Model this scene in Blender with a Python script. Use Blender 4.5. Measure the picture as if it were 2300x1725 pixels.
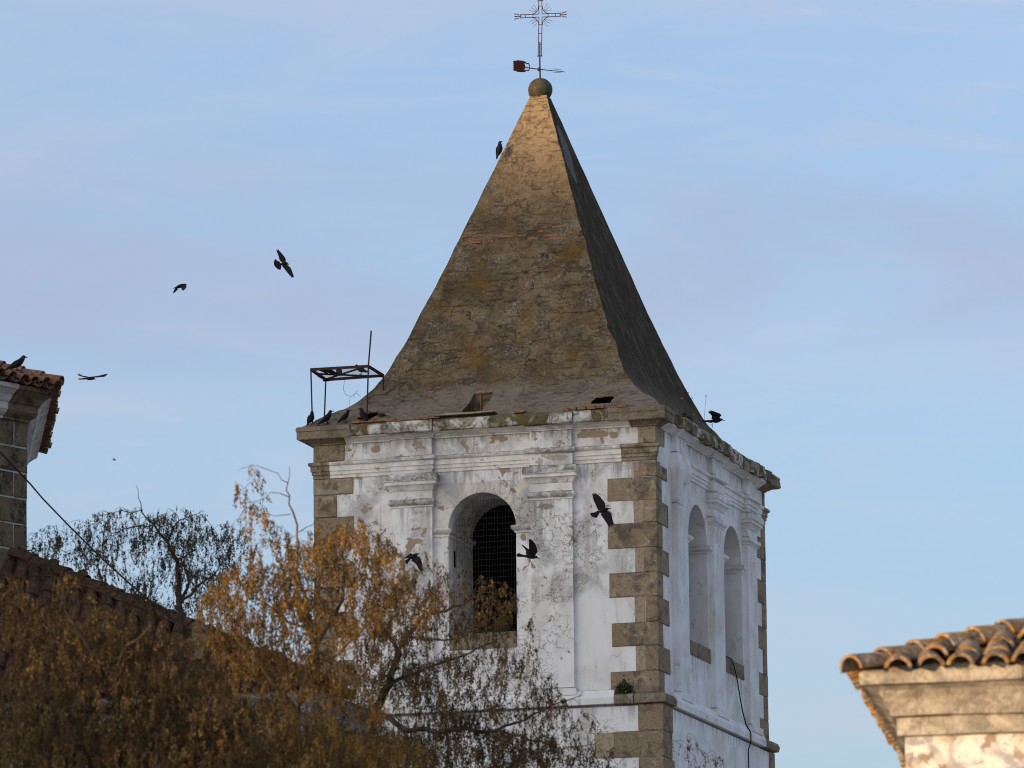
import bpy, bmesh, math, random
import numpy as np
from mathutils import Vector, Matrix, noise
rnd = random.Random(7)
for o in list(bpy.data.objects):
    bpy.data.objects.remove(o)
scn = bpy.context.scene
COL = scn.collection

# ------------------------------------------------------------------ camera
PITCH, ROLL, FPX = math.radians(10.2436), -0.0107288, 13420.27
CAM = Vector((0, 0, 1.7))
cf = Vector((0, math.cos(PITCH), math.sin(PITCH)))
_u = Vector((0, -math.sin(PITCH), math.cos(PITCH)))
_r = Vector((1, 0, 0))
cr = math.cos(ROLL) * _r + math.sin(ROLL) * _u
cu = -math.sin(ROLL) * _r + math.cos(ROLL) * _u
cam_d = bpy.data.cameras.new("camera")
cam = bpy.data.objects.new("camera", cam_d)
COL.objects.link(cam)
cam.matrix_world = Matrix(((cr.x, cu.x, -cf.x, 0), (cr.y, cu.y, -cf.y, 0), (cr.z, cu.z, -cf.z, 1.7), (0, 0, 0, 1)))
cam_d.sensor_width = 36
cam_d.lens = 210.06
cam_d.clip_start = 0.5
cam_d.clip_end = 20000
cam_d.dof.use_dof = True
cam_d.dof.focus_distance = 107.5
cam_d.dof.aperture_fstop = 6.0
scn.camera = cam
scn.cycles.filter_width = 1.1
scn.render.resolution_x, scn.render.resolution_y = 1024, 768

# ------------------------------------------------------------------ world, sun, exposure
SUN_EL = math.radians(5.0)
SUN_AZ = math.radians(55.0)            # behind the camera, to its left
SD = Vector((-math.sin(SUN_AZ), -math.cos(SUN_AZ), 0))       # towards the sun, on the ground
SUNV = Vector((SD.x * math.cos(SUN_EL), SD.y * math.cos(SUN_EL), math.sin(SUN_EL)))
scn.view_settings.view_transform = 'Standard'
scn.view_settings.look = 'None'
scn.view_settings.gamma = 1
scn.view_settings.exposure = 1.78
w = bpy.data.worlds.new("World")
scn.world = w
w.use_nodes = True
nt = w.node_tree
for n in list(nt.nodes):
    nt.nodes.remove(n)
def N(tree, typ, **kw):
    n = tree.nodes.new(typ)
    for k, v in kw.items():
        setattr(n, k, v)
    return n
def setin(n, **kw):
    for k, v in kw.items():
        n.inputs[k.replace('_', ' ')].default_value = v
out = N(nt, 'ShaderNodeOutputWorld')
bg = N(nt, 'ShaderNodeBackground')
sky = N(nt, 'ShaderNodeTexSky', sky_type='NISHITA', sun_disc=False)
sky.sun_elevation = SUN_EL
sky.sun_rotation = math.atan2(SD.x, SD.y)
sky.air_density = 1.0
sky.dust_density = 2.0
sky.ozone_density = 3.5
bg.inputs['Strength'].default_value = 0.132
# thin high cloud, laid out by direction in the sky
tc = N(nt, 'ShaderNodeTexCoord')
def cloudmask(scale, loc, lo, hi, detail, rough, dist):
    mp = N(nt, 'ShaderNodeMapping')
    mp.inputs['Scale'].default_value = scale
    mp.inputs['Location'].default_value = loc
    mp.inputs['Rotation'].default_value = (0, math.radians(8), 0)
    no = N(nt, 'ShaderNodeTexNoise')
    setin(no, Scale=1.0, Detail=detail, Roughness=rough, Distortion=dist)
    mr = N(nt, 'ShaderNodeMapRange', interpolation_type='SMOOTHSTEP')
    setin(mr, From_Min=lo, From_Max=hi)
    nt.links.new(tc.outputs['Generated'], mp.inputs['Vector'])
    nt.links.new(mp.outputs['Vector'], no.inputs['Vector'])
    nt.links.new(no.outputs['Fac'], mr.inputs['Value'])
    return mr.outputs['Result']
m1 = cloudmask((7, 2, 34), (5.7, 0, 0.35), 0.42, 0.74, 6, 0.55, 0.8)
m2 = cloudmask((20, 3, 105), (3.1, 0, 0.1), 0.44, 0.76, 6, 0.62, 1.2)
mx = N(nt, 'ShaderNodeMath', operation='MULTIPLY_ADD')
mx.inputs[1].default_value = 0.45
nt.links.new(m2, mx.inputs[0]); nt.links.new(m1, mx.inputs[2])
mc = N(nt, 'ShaderNodeMath', operation='MULTIPLY_ADD', use_clamp=True)
mc.inputs[1].default_value = 0.20
mc.inputs[2].default_value = 0.38
# a broad, low bank of it about eleven degrees up
sx = N(nt, 'ShaderNodeSeparateXYZ'); nt.links.new(tc.outputs['Generated'], sx.inputs[0])
def zstep(lo, hi, a, b_):
    mr = N(nt, 'ShaderNodeMapRange', interpolation_type='SMOOTHSTEP')
    setin(mr, From_Min=lo, From_Max=hi, To_Min=a, To_Max=b_)
    nt.links.new(sx.outputs[2], mr.inputs['Value']); return mr.outputs['Result']
m3 = cloudmask((11, 2, 30), (0.7, 0, 2.2), 0.30, 0.62, 5, 0.55, 0.6)
bk1 = N(nt, 'ShaderNodeMath', operation='MULTIPLY'); nt.links.new(zstep(0.172, 0.192, 0, 1), bk1.inputs[0]); nt.links.new(zstep(0.196, 0.226, 1, 0), bk1.inputs[1])
bk2 = N(nt, 'ShaderNodeMath', operation='MULTIPLY'); nt.links.new(bk1.outputs[0], bk2.inputs[0]); nt.links.new(m3, bk2.inputs[1])
xr = N(nt, 'ShaderNodeMapRange', interpolation_type='SMOOTHSTEP'); setin(xr, From_Min=0.0, From_Max=0.05); nt.links.new(sx.outputs[0], xr.inputs['Value'])
wz = N(nt, 'ShaderNodeMath', operation='MULTIPLY'); nt.links.new(zstep(0.19, 0.225, 0, 1.1), wz.inputs[0]); nt.links.new(m2, wz.inputs[1])
wx = N(nt, 'ShaderNodeMath', operation='MULTIPLY'); nt.links.new(wz.outputs[0], wx.inputs[0]); nt.links.new(xr.outputs[0], wx.inputs[1])
bk3 = N(nt, 'ShaderNodeMath', operation='ADD'); nt.links.new(mx.outputs[0], bk3.inputs[0]); nt.links.new(wx.outputs[0], bk3.inputs[1])
nt.links.new(bk3.outputs[0], mc.inputs[0])
mix = N(nt, 'ShaderNodeMix', data_type='RGBA')
mix.inputs[7].default_value = (1.42, 1.37, 1.56, 1)
nt.links.new(mc.outputs[0], mix.inputs[0])
nt.links.new(sky.outputs[0], mix.inputs[6])
# the same veil lit up on the side of the low sun
vd = N(nt, 'ShaderNodeVectorMath', operation='DOT_PRODUCT')
vd.inputs[1].default_value = tuple(SUNV)
nt.links.new(tc.outputs['Generated'], vd.inputs[0])
pw = N(nt, 'ShaderNodeMath', operation='MAXIMUM'); pw.inputs[1].default_value = 0
nt.links.new(vd.outputs['Value'], pw.inputs[0])
p2 = N(nt, 'ShaderNodeMath', operation='MULTIPLY')
nt.links.new(pw.outputs[0], p2.inputs[0]); nt.links.new(pw.outputs[0], p2.inputs[1])
gl = N(nt, 'ShaderNodeMix', data_type='RGBA', blend_type='ADD')
gl.inputs[0].default_value = 1
gc = N(nt, 'ShaderNodeVectorMath', operation='SCALE')
gc.inputs[0].default_value = (2.15, 2.0, 1.72)
nt.links.new(p2.outputs[0], gc.inputs['Scale'])
bank = N(nt, 'ShaderNodeMix', data_type='RGBA')
bank.inputs[7].default_value = (0.93, 1.02, 1.40, 1)
bkf = N(nt, 'ShaderNodeMath', operation='MULTIPLY'); bkf.inputs[1].default_value = 0.62; nt.links.new(bk2.outputs[0], bkf.inputs[0])
nt.links.new(bkf.outputs[0], bank.inputs[0]); nt.links.new(mix.outputs[2], bank.inputs[6])
nt.links.new(bank.outputs[2], gl.inputs[6]); nt.links.new(gc.outputs[0], gl.inputs[7])
nt.links.new(gl.outputs[2], bg.inputs['Color'])
nt.links.new(bg.outputs[0], out.inputs[0])

sun_d = bpy.data.lights.new("sun", 'SUN')
sun_d.energy = 1.9
sun_d.angle = math.radians(0.53)
sun_d.color = (1.0, 0.64, 0.33)
sun = bpy.data.objects.new("sun", sun_d)
COL.objects.link(sun)
sun.rotation_euler = SUNV.to_track_quat('Z', 'Y').to_euler()

# ------------------------------------------------------------------ helpers
def ray(x, y):
    return cf + cr * ((x - 1150) / FPX) - cu * ((y - 862.5) / FPX)
def at(x, y, dist):
    d = ray(x, y)
    return CAM + d * (dist / d.y)
def zplane(x, y, z):
    d = ray(x, y)
    return CAM + d * ((z - 1.7) / d.z)
def tag(o, label=None, cat=None, group=None, kind=None):
    if label: o['label'] = label
    if cat: o['category'] = cat
    if group: o['group'] = group
    if kind: o['kind'] = kind
    return o
def empty(name, loc, rz=0):
    o = bpy.data.objects.new(name, None)
    COL.objects.link(o)
    o.location = loc
    o.rotation_euler = (0, 0, rz)
    o.empty_display_size = 0.2
    return o
class MB:
    """collects polygons, then becomes one mesh object"""
    def __init__(s):
        s.v, s.f, s.m = [], [], []
        s.M = None
    def add(s, vs, fs, mi=0):
        b = len(s.v)
        for p in vs:
            p = Vector(p)
            s.v.append(s.M @ p if s.M else p)
        for f in fs:
            s.f.append([i + b for i in f]); s.m.append(mi)
    def box(s, x0, x1, y0, y1, z0, z1, mi=0):
        s.add([(x0,y0,z0),(x1,y0,z0),(x1,y1,z0),(x0,y1,z0),(x0,y0,z1),(x1,y0,z1),(x1,y1,z1),(x0,y1,z1)],
              [(3,2,1,0),(4,5,6,7),(0,1,5,4),(1,2,6,5),(2,3,7,6),(3,0,4,7)], mi)
    def stone(s, x0, x1, y0, y1, z0, z1, mi=0, b=0.012, j=0.009):
        """box with worn, chamfered and slightly uneven edges"""
        bm = bmesh.new()
        bmesh.ops.create_cube(bm, size=1)
        for v in bm.verts:
            v.co = Vector(((x0+x1)/2 + v.co.x*(x1-x0), (y0+y1)/2 + v.co.y*(y1-y0), (z0+z1)/2 + v.co.z*(z1-z0)))
        bmesh.ops.bevel(bm, geom=list(bm.edges), offset=b, segments=2, affect='EDGES', profile=0.6)
        for v in bm.verts:
            v.co += Vector((rnd.uniform(-j, j), rnd.uniform(-j, j), rnd.uniform(-j, j)))*0.6
        bm.verts.index_update()
        s.add([v.co.copy() for v in bm.verts], [[v.index for v in f.verts] for f in bm.faces], mi)
        bm.free()
    def tube(s, pts, rad, n=6, mi=0, cap=True):
        pts = [Vector(p) for p in pts]
        k = len(pts)
        if not hasattr(rad, '__len__'): rad = [rad]*k
        rings = []
        ref = Vector((0.31, 0.17, 0.93)).normalized()
        for i, p in enumerate(pts):
            t = (pts[min(i+1, k-1)] - pts[max(i-1, 0)])
            if t.length < 1e-9: t = Vector((0, 0, 1))
            t.normalize()
            a = t.cross(ref)
            if a.length < 0.05: a = t.cross(Vector((1, 0, 0)))
            a.normalize(); b = t.cross(a)
            rings.append([p + (a*math.cos(2*math.pi*q/n) + b*math.sin(2*math.pi*q/n))*rad[i] for q in range(n)])
        s.loft(rings, mi, cap)
    def loft(s, rings, mi=0, cap=True):
        n = len(rings[0])
        vs = [p for r in rings for p in r]
        fs = []
        for i in range(len(rings)-1):
            for q in range(n):
                fs.append((i*n+q, i*n+(q+1) % n, (i+1)*n+(q+1) % n, (i+1)*n+q))
        if cap:
            fs.append(tuple(range(n))[::-1]); fs.append(tuple((len(rings)-1)*n+q for q in range(n)))
        s.add(vs, fs, mi)
    def prism(s, poly, off, mi=0):
        """closed polygon (3D points) extruded by off"""
        n = len(poly); off = Vector(off)
        vs = [Vector(p) for p in poly] + [Vector(p)+off for p in poly]
        fs = [tuple(range(n))[::-1], tuple(range(n, 2*n))]
        for i in range(n):
            fs.append((i, (i+1) % n, n+(i+1) % n, n+i))
        s.add(vs, fs, mi)
    def mould(s, prof, path, mi=0, jit=0.0, seg=0.14, back=0.06, dz=0.0, closed=False):
        """sweep a profile [(out, z)...] (bottom to top) along a plan path, mitred at corners"""
        P = [Vector((a, b)) for a, b in path]
        k = len(P)
        st = []
        nrm = lambda d: Vector((d.y, -d.x))
        for i in range(k):
            if closed or 0 < i < k-1:
                d1 = (P[i]-P[i-1]).normalized(); d2 = (P[(i+1) % k]-P[i]).normalized()
                n1, n2 = nrm(d1), nrm(d2)
                m = (n1+n2)/(1+n1.dot(n2))
            elif i == 0: m = nrm((P[1]-P[0]).normalized())
            else: m = nrm((P[i]-P[i-1]).normalized())
            st.append((P[i], m, 0))
            if i < k-1:
                L = (P[i+1]-P[i]).length
                c = int(L/seg)
                if c > 1:
                    nn = nrm((P[i+1]-P[i]).normalized())
                    for q in range(1, c):
                        st.append((P[i].lerp(P[i+1], q/c), nn, 1))
        pr = list(prof)
        ring = []
        o1, o2 = rnd.uniform(0, 50), rnd.uniform(0, 50)
        for (q, m, fr) in st:
            r = []
            for a, (off, z) in enumerate(pr):
                e = noise.noise(Vector((q.x*3+o1, q.y*3+o2, a*0.7)))*jit*1.3 + rnd.uniform(-jit, jit)*0.35
                ez = noise.noise(Vector((q.x*2+o2, q.y*2+o1, 9+a*0.5)))*jit
                w_ = q + m*(off+e)
                r.append((w_.x, w_.y, z+dz+ez))
            for zz in (pr[-1][1]+dz, pr[0][1]+dz):
                w_ = q - m*back
                r.append((w_.x, w_.y, zz))
            ring.append([Vector(t) for t in r])
        if closed: ring.append(ring[0])
        s.loft(ring, mi, cap=not closed)
    def build(s, name, mats, parent=None, smooth=False, recalc=True):
        me = bpy.data.meshes.new(name)
        me.from_pydata([tuple(p) for p in s.v], [], s.f)
        if not isinstance(mats, (list, tuple)): mats = [mats]
        for m in mats: me.materials.append(m)
        me.polygons.foreach_set('material_index', s.m)
        if smooth: me.polygons.foreach_set('use_smooth', [True]*len(s.f))
        me.update()
        if recalc:
            bm = bmesh.new(); bm.from_mesh(me)
            bmesh.ops.recalc_face_normals(bm, faces=bm.faces)
            bm.to_mesh(me); bm.free()
        o = bpy.data.objects.new(name, me)
        COL.objects.link(o)
        if parent: o.parent = parent
        return o
def shade_by_angle(o, ang=0.7):
    me = o.data
    me.polygons.foreach_set('use_smooth', [True]*len(me.polygons))
    try: me.set_sharp_from_angle(angle=ang)
    except Exception: pass
def boolean(o, cutter):
    m = o.modifiers.new('b', 'BOOLEAN')
    m.operation = 'DIFFERENCE'; m.solver = 'EXACT'; m.object = cutter
    bpy.context.view_layer.update()
    dg = bpy.context.evaluated_depsgraph_get()
    me = bpy.data.meshes.new_from_object(o.evaluated_get(dg))
    o.modifiers.clear()
    o.data = me
    bpy.data.objects.remove(cutter)

# ------------------------------------------------------------------ materials
class Mat:
    def __init__(s, name, rough=0.95, spec=0.10):
        s.m = bpy.data.materials.new(name)
        s.m.use_nodes = True
        s.t = s.m.node_tree
        s.b = s.t.nodes['Principled BSDF']
        s.b.inputs['Roughness'].default_value = rough
        s.b.inputs['Specular IOR Level'].default_value = spec
        s.tc = N(s.t, 'ShaderNodeTexCoord')
        s.geo = N(s.t, 'ShaderNodeNewGeometry')
        s.co = s.tc.outputs['Object']
    def link(s, a, b): s.t.links.new(a, b)
    def noise(s, scale, detail=4, rough=0.55, dist=0.0, stretch=None, off=(0,0,0), color=False):
        n = N(s.t, 'ShaderNodeTexNoise')
        setin(n, Scale=scale, Detail=detail, Roughness=rough, Distortion=dist)
        mp = N(s.t, 'ShaderNodeMapping')
        if stretch: mp.inputs['Scale'].default_value = stretch
        mp.inputs['Location'].default_value = off
        s.link(s.co, mp.inputs['Vector']); s.link(mp.outputs[0], n.inputs['Vector'])
        return n.outputs['Color' if color else 'Fac']
    def voro(s, scale, feature='F1', off=(0,0,0), rnd_=1.0, warp=0.0, stretch=None):
        v = N(s.t, 'ShaderNodeTexVoronoi', feature=feature)
        setin(v, Scale=scale, Randomness=rnd_)
        mp = N(s.t, 'ShaderNodeMapping')
        mp.inputs['Location'].default_value = off
        if stretch: mp.inputs['Scale'].default_value = stretch
        s.link(s.co, mp.inputs['Vector'])
        src = mp.outputs[0]
        if warp:
            nz = s.noise(scale*1.7, 3, 0.6, off=(off[0]+3, off[1], off[2]), color=True)
            a = N(s.t, 'ShaderNodeVectorMath', operation='SCALE'); a.inputs['Scale'].default_value = warp
            s.link(nz, a.inputs[0])
            b = N(s.t, 'ShaderNodeVectorMath', operation='ADD')
            s.link(src, b.inputs[0]); s.link(a.outputs[0], b.inputs[1]); src = b.outputs[0]
        s.link(src, v.inputs['Vector'])
        return v.outputs['Distance']
    def step(s, src, lo, hi, to0=0.0, to1=1.0):
        m = N(s.t, 'ShaderNodeMapRange', interpolation_type='SMOOTHSTEP')
        setin(m, From_Min=lo, From_Max=hi, To_Min=to0, To_Max=to1)
        s.link(src, m.inputs['Value'])
        return m.outputs['Result']
    def math(s, op, a, b=None, clamp=False):
        m = N(s.t, 'ShaderNodeMath', operation=op, use_clamp=clamp)
        for i, q in enumerate((a, b)):
            if q is None: continue
            if isinstance(q, (int, float)): m.inputs[i].default_value = q
            else: s.link(q, m.inputs[i])
        return m.outputs[0]
    def mix(s, a, b, f, mode='MIX'):
        m = N(s.t, 'ShaderNodeMix', data_type='RGBA', blend_type=mode)
        for i, q in ((6, a), (7, b)):
            if isinstance(q, tuple): m.inputs[i].default_value = (*q, 1) if len(q) == 3 else q
            else: s.link(q, m.inputs[i])
        if isinstance(f, (int, float)): m.inputs[0].default_value = f
        else: s.link(f, m.inputs[0])
        return m.outputs[2]
    def sep(s, src):
        n = N(s.t, 'ShaderNodeSeparateXYZ'); s.link(src, n.inputs[0]); return n.outputs
    def island(s): return s.geo.outputs['Random Per Island']
    def up(s, lo=0.45, hi=0.8): return s.step(s.sep(s.geo.outputs['Normal'])[2], lo, hi)
    def ramp(s, src, stops):
        r = N(s.t, 'ShaderNodeValToRGB')
        e = r.color_ramp.elements
        while len(e) < len(stops): e.new(0.5)
        for i, (p, c) in enumerate(stops):
            e[i].position = p; e[i].color = (*c, 1)
        s.link(src, r.inputs[0])
        return r.outputs[0]
    def color(s, c):
        if isinstance(c, tuple): s.b.inputs['Base Color'].default_value = (*c, 1)
        else: s.link(c, s.b.inputs['Base Color'])
    def bump(s, h, strength=0.4, dist=0.02):
        b = N(s.t, 'ShaderNodeBump')
        setin(b, Strength=strength, Distance=dist)
        s.link(h, b.inputs['Height'])
        s.link(b.outputs[0], s.b.inputs['Normal'])

def plaster(name, stain, base=(0.76, 0.74, 0.72), warm=0.0, spots=(), bands=(), zoned=False, drips=(), axis=0):
    M = Mat(name)
    xyz = M.sep(M.co)
    big = M.noise(0.9, 5, 0.6, 0.6, off=(3, 1, 7))
    col = M.mix(base, (0.70, 0.67, 0.62), M.step(big, 0.45, 0.65))
    if warm: col = M.mix(col, (0.68, 0.58, 0.44), warm)
    # soft grey weathering
    g = M.noise(1.7, 9, 0.72, 0.9, stretch=(1, 1, 0.62), off=(11, 4, 2))
    fine = M.noise(34, 4, 0.8, off=(1, 2, 3))
    gm = M.math('MULTIPLY', M.step(g, 0.48 - 0.05*stain, 0.64), M.step(fine, 0.36, 0.58, 0.30, 1.0))
    zone = 1.0
    if zoned:                                       # the lower part was limewashed again not long ago
        zone = M.step(M.math('ADD', xyz[2], M.math('MULTIPLY', M.math('SUBTRACT', big, 0.5), 2.2)), 16.75, 17.35, 0.10, 1.0)
        gm = M.math('MULTIPLY', gm, zone)
    col = M.mix(col, (0.30, 0.285, 0.275), M.math('MULTIPLY', gm, min(1, 0.85*stain)))
    cl = M.step(M.noise(1.15, 6, 0.62, 0.5, off=(6, 16, 3)), 0.48, 0.64)
    col = M.mix(col, (0.42, 0.405, 0.395), M.math('MULTIPLY', M.math('MULTIPLY', cl, zone), min(1, 0.6*stain)))
    # streaks of run-off
    st = M.noise(5, 6, 0.6, 0.3, stretch=(1, 1, 0.10), off=(5, 5, 5))
    col = M.mix(col, (0.40, 0.38, 0.36), M.math('MULTIPLY', M.step(st, 0.54, 0.70), 0.55*stain))
    for (zt, ln, am, u0, u1) in drips:                      # dirty water running down below the ledges
        dn = M.noise(9, 6, 0.65, 0.2, stretch=(1, 1, 0.05), off=(zt, 2, 8))
        hh = M.math('SUBTRACT', zt, xyz[2])
        dm = M.math('MULTIPLY', M.step(hh, -0.02, 0.0), M.step(M.math('ADD', hh, M.math('MULTIPLY', M.math('SUBTRACT', 0.5, dn), ln*2.2)), 0.0, ln, 1, 0))
        if u0 > -90:
            wob = M.math('ADD', xyz[axis], M.math('MULTIPLY', M.math('SUBTRACT', M.noise(4, 5, 0.7, off=(u0, 1, 1)), 0.5), 0.25))
            dm = M.math('MULTIPLY', dm, M.math('MULTIPLY', M.step(wob, u0-0.06, u0+0.06), M.step(wob, u1-0.06, u1+0.06, 1, 0)))
        col = M.mix(col, (0.235, 0.215, 0.19), M.math('MULTIPLY', M.math('MULTIPLY', dm, M.step(dn, 0.44, 0.60)), am))
    # lime wash flaked off, sandy mortar showing
    f1 = M.noise(1.35, 8, 0.62, 1.3, off=(21, 8, 4))
    f2 = M.noise(6.5, 6, 0.6, 0.8, off=(2, 18, 14))
    fl = M.math('ADD', f1, M.math('MULTIPLY', M.math('SUBTRACT', f2, 0.5), 0.75))
    thr = 0.665 - 0.03*stain
    if zoned: fl = M.math('ADD', fl, M.math('MULTIPLY', M.math('SUBTRACT', zone, 1.0), 0.12))
    for (ex, ez, rx, rz, am) in spots:              # places where the lime has come away
        dx = M.math('DIVIDE', M.math('SUBTRACT', xyz[axis], ex), rx); dz_ = M.math('DIVIDE', M.math('SUBTRACT', xyz[2], ez), rz)
        r2 = M.math('ADD', M.math('MULTIPLY', dx, dx), M.math('MULTIPLY', dz_, dz_))
        fl = M.math('ADD', fl, M.math('MULTIPLY', M.step(r2, 0.2, 1.5, 1, 0), am))
    flake = M.step(fl, thr+0.006, thr+0.034)
    col = M.mix(col, M.mix((0.37, 0.275, 0.17), (0.30, 0.235, 0.165), fine), M.math('MULTIPLY', flake, min(1, 0.9*stain)))
    # craquelure
    cr1 = M.voro(5.5, 'DISTANCE_TO_EDGE', off=(3, 3, 3), warp=0.28)
    cmask = M.step(M.noise(0.8, 3, 0.5, off=(7, 7, 1)), 0.57, 0.64)
    crack = M.math('MULTIPLY', M.step(cr1, 0.012, 0.035, 1, 0), cmask)
    cr2 = M.voro(1.1, 'DISTANCE_TO_EDGE', off=(13, 5, 9), warp=0.6)
    crack2 = M.step(cr2, 0.002, 0.009, 0.55, 0)
    ck = M.math('MAXIMUM', crack, M.math('MULTIPLY', crack2, M.step(big, 0.52, 0.60)))
    col = M.mix(col, (0.16, 0.145, 0.13), M.math('MULTIPLY', ck, min(1, 0.75*stain)))
    # specks
    sp = M.noise(75, 2, 0.5, off=(6, 6, 6))
    spm = M.math('MULTIPLY', M.step(sp, 0.66, 0.72), M.step(g, 0.44, 0.60))
    col = M.mix(col, (0.13, 0.125, 0.11), M.math('MULTIPLY', spm, min(1, 0.8*stain)))
    # ledges that collect dirt and lichen
    ld = M.mix((0.14, 0.13, 0.105), (0.42, 0.40, 0.37), M.step(M.noise(9, 5, 0.7), 0.42, 0.62))
    for (z0, z1, am) in bands:
        zz = M.math('ADD', xyz[2], M.math('MULTIPLY', M.math('SUBTRACT', M.noise(6, 5, 0.7, off=(4, 4, z0)), 0.5), 0.09))
        bm_ = M.math('MULTIPLY', M.step(zz, z0-0.015, z0+0.01), M.step(zz, z1-0.01, z1+0.02, 1, 0))
        bm_ = M.math('MULTIPLY', bm_, M.step(M.noise(3.1, 7, 0.7, 0.4, off=(z1, 1, 3)), 0.36, 0.56))
        col = M.mix(col, ld, M.math('MULTIPLY', bm_, am))
    col = M.mix(col, ld, M.math('MULTIPLY', M.up(0.35, 0.75), 0.85))
    M.color(col)
    h = M.math('ADD', M.math('MULTIPLY', fine, 0.25), M.math('ADD', M.math('MULTIPLY', flake, -0.9), M.math('MULTIPLY', ck, -0.8)))
    h = M.math('ADD', h, M.math('MULTIPLY', M.noise(7, 4, 0.5), 0.8))
    M.bump(h, 0.55, 0.012)
    return M.m
def granite(name, a=(0.245, 0.18, 0.11), b=(0.36, 0.28, 0.185), dark=0.75):
    M = Mat(name)
    isl = M.island()
    col = M.mix(a, b, isl)
    col = M.mix(col, (0.29, 0.205, 0.135), M.step(M.math('FRACT', M.math('MULTIPLY', isl, 7.3)), 0.62, 0.9))
    gr = M.noise(34, 4, 0.8)
    col = M.mix(col, (0.11, 0.09, 0.065), M.math('MULTIPLY', M.step(gr, 0.50, 0.62), 0.62))
    col = M.mix(col, (0.48, 0.42, 0.34), M.math('MULTIPLY', M.step(M.noise(30, 4, 0.8, off=(4, 4, 4)), 0.55, 0.66), 0.6))
    wz = M.noise(2.4, 8, 0.65, 0.6, off=(9, 2, 5))
    col = M.mix(col, (0.085, 0.072, 0.056), M.math('MULTIPLY', M.step(wz, 0.48, 0.62), dark))
    col = M.mix(col, (0.42, 0.37, 0.29), M.math('MULTIPLY', M.step(M.noise(3.3, 7, 0.7, 0.8, off=(2, 9, 7)), 0.56, 0.64), 0.55))
    col = M.mix(col, (0.05, 0.043, 0.035), M.math('MULTIPLY', M.step(M.noise(11, 5, 0.75, off=(5, 2, 2)), 0.60, 0.66), 0.7))
    col = M.mix(col, (0.10, 0.095, 0.075), M.math('MULTIPLY', M.up(0.4, 0.8), 0.7))
    M.color(col)
    M.bump(M.math('ADD', M.math('MULTIPLY', gr, 0.5), M.noise(12, 5, 0.6)), 0.6, 0.02)
    return M.m
MAT = {}
SPOTS = [(-3.45, 19.80, .30, .10, .12), (-2.95, 19.84, .30, .06, .13), (-1.15, 19.84, .32, .07, .22), (-0.75, 19.80, .18, .07, .16), (-5.25, 19.80, .22, .07, .18),
         (-1.75, 19.43, .2, .06, .16), (-4.55, 18.60, .26, .05, .17), (-1.95, 18.57, .22, .06, .18), (-4.45, 18.05, .22, .30, .06), (-2.47, 18.03, .07, .08, .2), (-0.30, 19.32, .08, .3, .0),
         (-5.45, 18.68, .06, .06, .2), (-1.1, 18.53, .22, .04, .16), (-1.1, 17.30, .22, .22, .05)]
MAT['plaster'] = plaster('weathered_limewash', 1.12, base=(0.80, 0.785, 0.765), spots=SPOTS, zoned=True, drips=((19.93, 0.16, 0.75, -99, 0), (19.31, 0.35, 0.7, -99, 0), (18.68, 0.45, 0.6, -4.9, -4.15), (18.68, 0.45, 0.6, -2.3, -1.53), (16.06, 0.40, 0.7, -3.85, -2.62), (14.93, 0.3, 0.5, -99, 0)))
MAT['capital'] = plaster('weathered_capital', 0.75, base=(0.78, 0.755, 0.715), spots=SPOTS[5:8], bands=((19.16, 19.30, 0.9), (18.72, 18.81, 0.85), (19.55, 19.64, 0.85)))
MAT['plaster_trim'] = plaster('limewash_trim', 0.65, base=(0.79, 0.75, 0.68), bands=((19.55, 19.64, 0.6), (18.17, 18.24, 0.6)))
MAT['plaster_clean'] = plaster('fresh_limewash', 0.36, base=(0.79, 0.795, 0.80), axis=1, drips=((19.93, 0.18, 0.55, -99, 0), (19.31, 0.3, 0.35, -99, 0), (16.09, 0.35, 0.5, 2.3, 3.65), (16.09, 0.35, 0.5, 4.88, 6.12), (14.93, 0.25, 0.4, -99, 0)),
    spots=((4.05, 18.50, .28, .22, .20), (3.50, 18.85, .09, .35, .17), (2.45, 15.72, .06, .16, .30), (2.72, 15.72, .07, .14, .2), (3.30, 18.40, .12, .45, .16), (3.35, 19.10, .06, .2, .18), (6.65, 18.35, .2, .10, .16)))
MAT['plaster_arch'] = plaster('rough_arch_plaster', 1.75, base=(0.68, 0.63, 0.55))
MAT['granite'] = granite('granite_quoin')
MAT['granite_dark'] = granite('weathered_granite', (0.20, 0.155, 0.10), (0.27, 0.215, 0.15), 0.6)
def simple(name, col, rough=0.9, nz=8, amt=0.35, spec=0.12, bump=0.3):
    M = Mat(name, rough, spec)
    n = M.noise(nz, 5, 0.6)
    c2 = tuple(q*0.45 for q in col)
    M.color(M.mix(col, c2, M.math('MULTIPLY', M.step(n, 0.42, 0.68), amt/0.5)))
    M.bump(n, bump, 0.01)
    return M.m
MAT['mortar'] = simple('sandy_mortar', (0.37, 0.29, 0.20), nz=14)
MAT['joint'] = simple('dark_joint', (0.10, 0.08, 0.06), nz=14)
MAT['dark'] = simple('unlit_interior', (0.014, 0.013, 0.012))  # near-black colour stands in for the unlit depth of the openings
def brick_mat():
    M = Mat('terracotta_brick')
    col = M.mix((0.20, 0.085, 0.045), (0.33, 0.16, 0.09), M.math('FRACT', M.math('MULTIPLY', M.noise(2.7, 1, 0.5), 9.0)))
    col = M.mix(col, (0.20, 0.16, 0.11), M.step(M.noise(13, 5, 0.75), 0.52, 0.62))
    M.color(col); M.bump(M.noise(24, 4, 0.7), 0.6, 0.01)
    return M.m
MAT['brick'] = brick_mat()
MAT['iron'] = simple('rusted_iron', (0.060, 0.030, 0.021), 0.8, 30, 0.4)
MAT['vane'] = simple('dark_red_iron', (0.050, 0.015, 0.012), 0.7, 25, 0.4)
MAT['wire'] = simple('galvanised_wire', (0.055, 0.052, 0.05), 0.6)
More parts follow.
